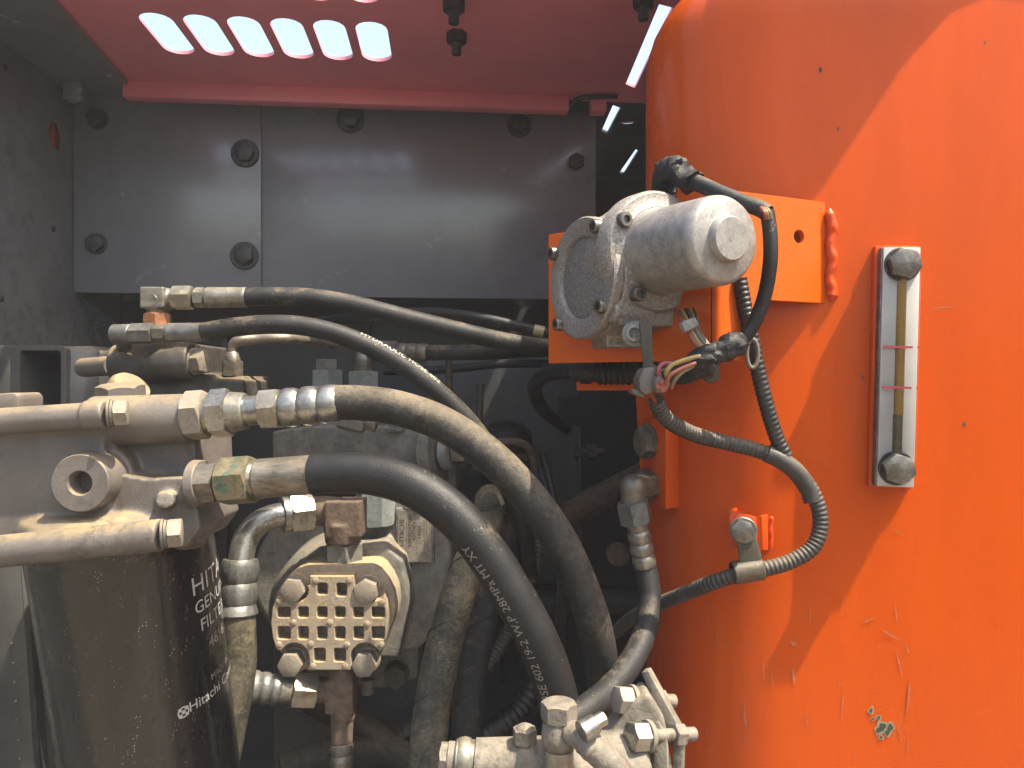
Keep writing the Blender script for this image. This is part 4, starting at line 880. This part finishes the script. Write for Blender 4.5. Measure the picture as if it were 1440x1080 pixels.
# blue-grey block and fittings above
T.part('grey_port', MB().hex(P(528, 738, .70), (0, 0, 1), R(24, .70), R(56, .70), rot=.5), 'pump_grey')
T.part('port_boss', MB().cyl(P(590, 712, .715), P(592, 690, .715), R(32, .715), R(28, .715)), 'pump_casting')
chain(T, P(460, 612, .80), P(460, 504, .80), [('riser', 'cyl', 612, 545, R(22, .8), R(20, .8), 'pump_grey'), ('riser_nut', 'hex', 548, 520, R(20, .8), .3, 'pump_grey'), ('riser_cap', 'hex', 520, 505, R(14, .8), .1, 'pump_casting')], 612, 504)
chain(T, P(511, 612, .79), P(511, 484, .79), [('riser', 'cyl', 612, 560, R(24, .79), R(20, .79), 'pump_grey'), ('riser_nut', 'hex', 560, 522, R(20, .79), .2, 'pump_grey'), ('riser_neck', 'cyl', 524, 505, R(14, .79), R(14, .79), 'steel_stained'), ('riser_elbow', 'cyl', 508, 486, R(14, .79), R(10, .79), 'steel_stained')], 612, 484)
chain(T, P(478, 585, .72), P(530, 597, .72), [('side_nut', 'hex', 0, .7, R(16, .72), .2, 'pump_casting'), ('side_neck', 'cyl', .7, 1, R(11, .72), R(11, .72), 'steel_stained')], 0, 1)
chain(T, P(606, 636, .765), P(672, 634, .745), [('flange_plate', 'cyl', 606, 622, R(44, .76), R(44, .76), 'pump_casting'), ('flange_plate', 'cyl', 626, 638, R(26, .76), R(26, .76), 'pump_grey'), ('flange_bolt', 'hex', 640, 660, R(16, .755), .2, 'steel_stained')], 606, 672)
bolt(T, P(557, 604, .775), (0, 0, 1), R(10, .775), .006, 'pump_casting', R(16, .77), .002)
bolt(T, P(558, 946, .735), (0, -1, 0), R(14, .73), .012, 'valve_casting', R(18, .73), .002)
h = MB().pxprism([(500, 910), (590, 905), (586, 955), (540, 968), (500, 965)], .735, .85)
T.part('lower_lug', remesh(h, .002, 3), 'pump_casting', sharp=60)
T.part('drain_screw', MB().cyl(P(517, 955, .72), P(517, 975, .72), R(9, .72)), 'pump_casting')
# cross hose on the riser (horizontal stub)
T = Thing('pilot_hose', 'short horizontal hose with crimped end above the pump riser', 'hose', P(560, 500, .78), group='hydraulic hoses')
chain(T, P(520, 493, .79), P(602, 496, .77), [('nut', 'hex', 520, 560, R(13, .78), .2, 'steel_stained'), ('ferrule', 'crimp', 560, 602, R(12.5, .78), 3, 'steel_stained')], 520, 602)
hose(T, [(598, 496, .772), (640, 496, .765), (690, 495, .78), (760, 492, .84), (840, 490, .9)], R(11, .775), 'rubber_mid')
# steel stay behind
single('stay_rod', MB().cyl(P(631, 500, .79), P(634, 600, .80), R(4.5, .79)), 'strap_olive', 'thin upright steel rod below the horizontal hose stub', 'rod')
single('stay_tube', MB().cyl(P(676, 540, .86), P(673, 640, .86), R(5, .86)), 'strap_olive', 'short olive tube rising behind the dusty bulged-ferrule hose', 'tube')
T = Thing('cooler_dome', 'round black cap in the shade behind the dusty thick hose', 'cap', P(715, 680, .84))
T.part('dome', MB().lathe(P(712, 660, .86), (0, 0, 1), [(-.05, R(38, .85)), (.03, R(38, .85)), (.045, R(34, .85)), (.054, R(20, .85)), (.056, 0)], 32), 'rubber_clean')
T.part('band', MB().lathe(P(712, 640, .86), (0, 0, 1), [(-.004, R(40, .85)), (.004, R(40, .85))], 32), 'rust_brown')
# ================================================================== TEE FITTING under the cover
T = Thing('tee_fitting', 'rusty brown tee fitting hanging below the ribbed cover', 'fitting', P(480, 1010, .64))
Dt = .64
h = MB().cyl(P(482, 935, Dt), P(482, 1012, Dt), R(19, Dt), R(17, Dt)).cyl(P(445, 972, Dt), P(482, 972, Dt), R(16, Dt)).box(P(480, 975, Dt), (R(40, Dt), R(34, Dt), R(46, Dt)))
T.part('tee', remesh(h, .0012, 5), 'rust_brown', sharp=60)
chain(T, P(349, 966, Dt - .02), P(452, 972, Dt), [('ferrule', 'crimp', 349, 394, R(22, Dt), 3, 'zinc_shade'), ('neck', 'cyl', 392, 409, R(20, Dt), R(19, Dt), 'steel_stained'), ('nut', 'hex', 409, 444, R(22, Dt), .2, 'steel_stained'), ('neck', 'cyl', 442, 452, R(15, Dt), R(15, Dt), 'rust_brown')], 349, 452)
chain(T, P(481, 1010, Dt), P(480, 1110, Dt - .01), [('neck', 'cyl', 1010, 1045, R(16, Dt), R(15, Dt), 'rust_brown'), ('ferrule', 'crimp', 1045, 1112, R(16, Dt), 4, 'steel_stained')], 1010, 1110)
a_ = P(480, 1108, .63); T.part('hose', MB().tube(spline([a_, a_ + V((0, .01, -.06)), a_ + V((.02, .06, -.14)), a_ + V((.05, .13, -.20))], .005), R(14, .63), 18), 'rubber_dusty')
# ================================================================== LOW PIPES AND LOOMS IN THE SHADE
def corr(path, r, pitch, depth=.12):
    """ribbed conduit radii"""
    out = []; S = 0
    for i in range(len(path)):
        if i: S += (path[i] - path[i - 1]).length
        out.append(r * (1 - depth * (.5 - .5 * math.cos(2 * math.pi * S / pitch)) ** 2))
    return out
def loom(T, pts, r, mt_, pitch=.0028, name='conduit', seg=18):
    p = pxpath(pts, pitch / 6); return T.part(name, MB().tube(p, corr(p, r, pitch), seg), mt_, sharp=75), p
T = Thing('low_pipe', 'dusty brown pipe lying across the compartment floor behind tee', 'pipe', P(520, 1070, .70))
T.part('pipe', MB().tube(pxpath([(440, 985, .74), (500, 1018, .73), (560, 1060, .72), (640, 1110, .72)], .005), R(20, .72), 20), 'rubber_dusty')
T.part('pipe_branch', MB().tube(pxpath([(395, 1085, .68), (470, 1060, .70), (540, 1058, .72), (620, 1075, .72)], .005), R(22, .7), 20), 'rubber_dusty')
T = Thing('low_loom', 'ribbed dusty conduit bending in the shade below the pump', 'conduit', P(560, 1040, .74))
loom(T, [(490, 1015, .74), (530, 1035, .73), (552, 1045, .73), (575, 1028, .735), (605, 1010, .745), (640, 990, .76)], R(11, .74), 'loom_dusty', .005)
T = Thing('low_loom', 'black ribbed conduit curling up behind the two upright hoses', 'conduit', P(690, 1050, .7))
loom(T, [(640, 1060, .72), (690, 1030, .72), (730, 1000, .73), (748, 965, .75), (735, 935, .80)], R(16, .72), 'loom_black', .006)
T = Thing('thin_loom', 'thin brown ribbed conduit slanting behind the two upright hoses', 'conduit', P(690, 930, .70))
loom(T, [(765, 735, .72), (755, 780, .71), (738, 840, .70), (712, 895, .70), (684, 940, .70), (660, 975, .71)], R(9.5, .70), 'loom_dusty', .004)
T = Thing('cross_pipe', 'rusty pipe slanting up towards the orange tank in shade', 'pipe', P(800, 760, .86))
T.part('pipe', MB().tube(pxpath([(740, 760, .82), (800, 724, .86), (860, 692, .90), (930, 655, .96)], .006), R(20, .88), 20), 'rust_brown')
T = Thing('cross_pipe', 'unlit lower crossbar between pump and tank', 'pipe', P(800, 860, .86))
T.part('pipe', MB().tube(pxpath([(640, 840, .9), (760, 846, .9), (920, 850, .9)], .01), R(22, .9), 16), 'hardware_dark')
single('pulley_disc', MB().lathe(P(868, 778, .80), (0, -1, 0), [(0, R(16, .8)), (.01, R(16, .8)), (.011, R(12, .8)), (.011, 0)], 24), 'rust_brown', 'small dim round fitting left of the tank elbow hose', 'fitting')
single('shade_ring', MB().tube([P(735, 735, .72) + V((math.cos(a) * R(17, .72), math.sin(a * 1) * .004, math.sin(a) * R(26, .72))) for a in [2 * math.pi * i / 40 for i in range(41)]], .0012, 8), 'strap_olive', 'thin wire loop hanging behind the thick hoses', 'wire')
T = Thing('pressure_sensor', 'small tubular sensor with ribbed lead behind the thick hoses', 'sensor', P(700, 690, .70))
T.part('sensor_body', MB().lathe(P(700, 655, .70), V((.35, -.2, -.9)), [(0, R(10, .7)), (.018, R(12, .7)), (.02, R(14, .7)), (.03, R(14, .7)), (.032, R(11, .7)), (.06, R(11, .7))], 20), 'valve_casting')
T.part('lead', MB().tube(pxpath([(712, 690, .695), (722, 712, .69), (732, 740, .70), (738, 790, .74)], .003), R(9, .70), 14), 'loom_black')
# ================================================================== LOOM ON THE TANK
T = Thing('wire_loom', 'dusty ribbed wire loom looping down the face of the orange tank', 'conduit', P(1050, 800, .5))
def tk(px, py, off=.012):
    p, n = tank_hit(px, py, off); return (px, py, p.y)
pl = [(922, 562, .462), (930, 580, .468), (948, 597, .475)] + [tk(980, 612, .03)[:2] + (.488,), (1020, 622, .492), (1060, 632, .492), (1095, 645, .49), (1125, 668, .489), (1146, 700, .488), (1154, 735, .487), (1144, 768, .486), (1115, 788, .486), (1080, 799, .486), (1040, 807, .487), (1000, 820, .495), (960, 836, .52), (925, 850, .548), (890, 868, .57), (865, 890, .60)]
loom(T, pl, R(11.2, .49), 'loom_dusty', .0030)
loom(T, [(1040, 392, .480), (1047, 430, .480), (1056, 470, .480), (1066, 520, .482), (1078, 570, .485), (1092, 615, .489), (1104, 640, .490)], R(11, .482), 'loom_black', .0034, 'conduit_branch')
for x, y in ((940, 590), (1120, 665), (1135, 700)):
    pass
T.part('junction_wrap', MB().tube(pxpath([(1078, 637, .4905), (1100, 648, .4895), (1122, 666, .489), (1138, 690, .4885), (1143, 705, .488)], .0015), R(12.8, .49), 18), 'loom_dusty')
T.part('clip', MB().tube([P(1058, 497, .473) + V((math.cos(a) * .0035, 0, math.sin(a) * .009)) for a in [2 * math.pi * i / 24 for i in range(25)]], .0014, 8), 'connector_grey')
T.part('pin_wire', MB().tube(pxpath([(912, 553, .452), (917, 558, .455), (922, 566, .460)], .001), .0010, 8), 'wire_red')
# P-clamp
T = Thing('pipe_clamp', 'brown steel strap clamp bolted below the wire loom bracket', 'clamp', P(1050, 815, .49))
T.part('strap', MB().prism([P(1031, 738, .4865), P(1040, 728, .4855), P(1056, 731, .4845), P(1061, 745, .484), P(1071, 782, .482), P(1070, 797, .481), P(1040, 795, .482), P(1037, 765, .484)], (0.0005, .0022, 0)), 'strap_olive', bevel=.0005)
A_, B_ = P(1030, 806, .4855), P(1072, 799, .4855)
T.part('loop', MB().lathe(A_, B_ - A_, [(0, R(15, .486)), (.0008, R(16.3, .486)), ((B_ - A_).length - .0008, R(16.3, .486)), ((B_ - A_).length, R(15, .486)), ((B_ - A_).length - .001, R(11.5, .486)), (.001, R(11.5, .486))], 32, cap=False), 'strap_olive')
b = T.part('bolt', MB().hex(P(1043, 745, .4835), V((-.22, -1, 0)), R(14.2, .48), .0075, rot=.3, c0=False), 'gauge_bolt')
T.part('washer', MB().lathe(P(1045, 745, .486), V((-.22, -1, 0)), [(0, R(19, .48)), (.003, R(19, .48)), (.0035, R(18, .48))], 28), 'zinc_shade', b)
# ================================================================== SUCTION FITTING (foreground, lower right)
T = Thing('suction_fitting', 'pale dusty flanged cast fitting with bolts in front of the tank', 'fitting', P(800, 1120, .40))
Ds = .40
h = MB().cyl(P(668, 1072, Ds), P(800, 1070, Ds), R(32, Ds), R(34, Ds)).cyl(P(740, 1062, Ds - .005), P(738, 1044, Ds - .005), R(19, Ds), R(15, Ds)).ball(P(800, 1085, Ds), R(44, Ds))
h.cyl(P(800, 1100, Ds), P(900, 1075, .41), R(60, Ds), R(52, .41))
h.pxprism([(890, 990), (912, 975), (935, 1010), (948, 1090), (870, 1110), (830, 1075)], .405, .425)
T.part('casting', remesh(h, .0014, 5), 'suction_dusty', sharp=70)
chain(T, P(618, 1066, Ds), P(672, 1070, Ds), [('end_hex', 'hex', 618, 630, R(20, Ds), .2, 'suction_dusty'), ('collar', 'cyl', 629, 641, R(23, Ds), R(23, Ds), 'suction_dusty'), ('bead_ring', 'cyl', 639, 668, R(27, Ds), R(27, Ds), 'zinc_dusty'), ('collar', 'cyl', 667, 676, R(30, Ds), R(30, Ds), 'suction_dusty')], 618, 672)
T.part('ring_bulge', MB().lathe(P(638, 1068, Ds), (1, 0, -.02), [(R(2, Ds), R(24, Ds)), (R(8, Ds), R(29, Ds)), (R(15, Ds), R(30.5, Ds)), (R(22, Ds), R(29, Ds)), (R(28, Ds), R(24, Ds))], 36), 'zinc_dusty')
T.part('plug', MB().hex(P(738, 1044, Ds - .005), (0, 0, 1), R(15, Ds), R(20, Ds), rot=.2), 'suction_dusty')
T.part('plug_dome', MB().lathe(P(738, 1024, Ds - .005), (0, 0, 1), [(0, R(13, Ds)), (R(3, Ds), R(11, Ds)), (R(6, Ds), R(5, Ds)), (R(6.5, Ds), 0)], 20), 'suction_dusty')
Db = .385
bj = T.part('banjo_bolt', MB().hex(P(786, 1012, Db), (0, 0, 1), R(22.5, Db), R(25, Db), rot=.35), 'suction_dusty')
T.part('banjo_ring', MB().lathe(P(786, 1053, Db), (0, 0, 1), [(0, R(19, Db)), (R(8, Db), R(24, Db)), (R(20, Db), R(25, Db)), (R(34, Db), R(23, Db)), (R(42, Db), R(20, Db))], 36), 'suction_dusty')
T.part('banjo_post', MB().lathe(P(786, 1110, Db), (0, 0, 1), [(0, R(24, Db)), (R(30, Db), R(24, Db)), (R(33, Db), R(21, Db)), (R(58, Db), R(21, Db))], 36), 'zinc_dusty')
h = MB().cyl(P(800, 1030, Db - .005), P(818, 1030, .375), R(17, .38), R(15, .38)).ball(P(818, 1036, .375), R(19, .375)).cyl(P(818, 1036, .375), P(836, 1060, .37), R(18, .375), R(17, .37))
T.part('banjo_arm', remesh(h, .0011, 5), 'suction_dusty', sharp=60)
T.part('drain_tube', MB().tube(pxpath([(822, 1040, .375), (842, 1058, .372), (866, 1082, .370), (890, 1112, .37)], .002), R(20, .372), 24), 'suction_dusty')
A_, B_ = P(817, 1030, .366), P(850, 1009, .372)
chain(T, A_, B_, [('valve_cap', 'cyl', 0, .62, R(15.5, .37), R(14, .37), 'zinc_bright'), ('valve_tip', 'hex', .6, 1, R(9, .37), .2, 'zinc_dusty')], 0, 1)
a_ = P(815, 1095, .41); T.part('suction_pipe', MB().tube(spline([a_, a_ + V((0, .01, -.08)), V((a_.x, a_.y + .03, .28))], .01), R(46, .41), 28), 'suction_dusty')
# flange plates
f1 = [P(900, 945, .418), P(912, 948, .412), P(960, 1050, .398), P(958, 1120, .398), P(930, 1120, .402), P(932, 1045, .404), P(898, 985, .416)]
T.part('flange', MB().prism([P(896, 985, .412), P(912, 982, .409), P(938, 1042, .400), P(940, 1120, .398), P(915, 1120, .400), P(918, 1060, .402)], (.004, .012, 0)), 'suction_dusty', bevel=.0015)
T.part('flange', MB().prism([P(901, 946, .420), P(911, 943, .417), P(961, 1034, .405), P(958, 1120, .402), P(944, 1120, .404), P(946, 1050, .407)], (.003, .006, 0)), 'suction_dusty', bevel=.001)
for (x0, y0, d0, x1, y1, d1, rh, nm) in ((866, 984, .412, 948, 986, .424, 17, 'a'), (886, 1036, .396, 976, 1032, .412, 18, 'b')):
    A_, B_ = P(x0, y0, d0), P(x1, y1, d1)
    chain(T, A_, B_, [('flange_bolt', 'hex', 0, .24, R(rh, d0), .25, 'dusty_bolt' if nm == 'a' else 'zinc_bright'), ('bolt_washer', 'cyl', .235, .30, R(rh + 4, d0), R(rh + 4, d0), 'suction_dusty'), ('shank', 'cyl', .29, .8, R(9, d0), R(9, d0), 'suction_dusty'), ('nut', 'hex', .66, .82, R(14, d0), .1, 'suction_dusty')], 0, 1)
    pr = []; d = B_ - A_; l = d.length
    for i in range(13): pr.append((l * (.80 + .2 * i / 12), R(10, d0) * (1 - .12 * (i % 2))))
    T.part('bolt_thread', MB().lathe(A_, d, pr, 20), 'dusty_bolt')

# ================================================================== SMALL LINES DEEP IN THE BAY
T = Thing('thin_pipe', 'thin rusty pipe arching over the round black cap', 'pipe', P(690, 640, .82))
T.part('pipe', MB().tube(pxpath([(668, 660, .80), (680, 632, .80), (705, 622, .81), (738, 626, .82), (750, 650, .83), (752, 720, .84)], .004), R(6, .81), 14), 'rust_brown')
T = Thing('thin_pipe', 'thin black line running level below the slim banded hose', 'pipe', P(640, 530, .86))
T.part('pipe', MB().tube(pxpath([(540, 522, .86), (620, 520, .86), (700, 512, .85), (770, 512, .85), (830, 520, .86)], .005), R(6, .86), 12), 'rubber_clean')
T = Thing('thin_pipe', 'thin steel line crossing below the thick hoses near the pump flange', 'pipe', P(660, 720, .76))
T.part('pipe', MB().tube(pxpath([(632, 690, .78), (655, 705, .77), (668, 735, .76), (664, 790, .77), (640, 850, .80)], .004), R(6, .77), 12), 'strap_olive')
for k in range(2): T.part('clip', MB().lathe(P(661 + 5 * k, 712 + 30 * k, .765), (.3, 0, -1), [(0, R(9, .77)), (.006, R(9, .77))], 16), 'zinc_shade')
T = Thing('cable_bundle', 'black cable bundle hanging behind the dusty bulged-ferrule hose', 'cable', P(785, 760, .78))
for k in range(3): T.part('cable', MB().tube(pxpath([(745 + 9 * k, 640, .84), (760 + 8 * k, 690, .82), (778 + 6 * k, 760, .80), (786 + 5 * k, 830, .80), (780 + 5 * k, 920, .82)], .006), R(5, .8), 10), 'loom_black')
T.part('tie', MB().lathe(P(779, 742, .808), (.25, 0, -1), [(0, R(17, .8)), (.004, R(17, .8))], 18), 'hardware_dark')
T = Thing('hose_clip', 'small bent steel clip bolted to the pump flank', 'clip', P(640, 870, .70))
T.part('plate', MB().pxprism([(620, 842), (640, 838), (644, 868), (624, 872)], .700, .706), 'strap_olive', bevel=.001)
bolt(T, P(632, 855, .700), (0, -1, 0), R(8, .7), .006, 'steel_stained', R(10.5, .7), .0015)

# ================================================================== AIR: added haze standing in for lens glare
mh = bpy.data.materials.new('dust_haze'); mh.use_nodes = True; Nn = mh.node_tree.nodes; Nn.clear()
ov = Nn.new('ShaderNodeOutputMaterial'); pv = Nn.new('ShaderNodeVolumePrincipled')
pv.inputs['Color'].default_value = (.90, .92, 1.0, 1); pv.inputs['Density'].default_value = 0.016; pv.inputs['Anisotropy'].default_value = 0.0
mh.node_tree.links.new(pv.outputs[0], ov.inputs['Volume']); MAT['dust_haze'] = mh
hz = single('haze', MB().box((0, 0, -.175), (9.6, 9.6, 3.75)), 'dust_haze', None, None, kind='stuff', base=(0, 0, -2.05))
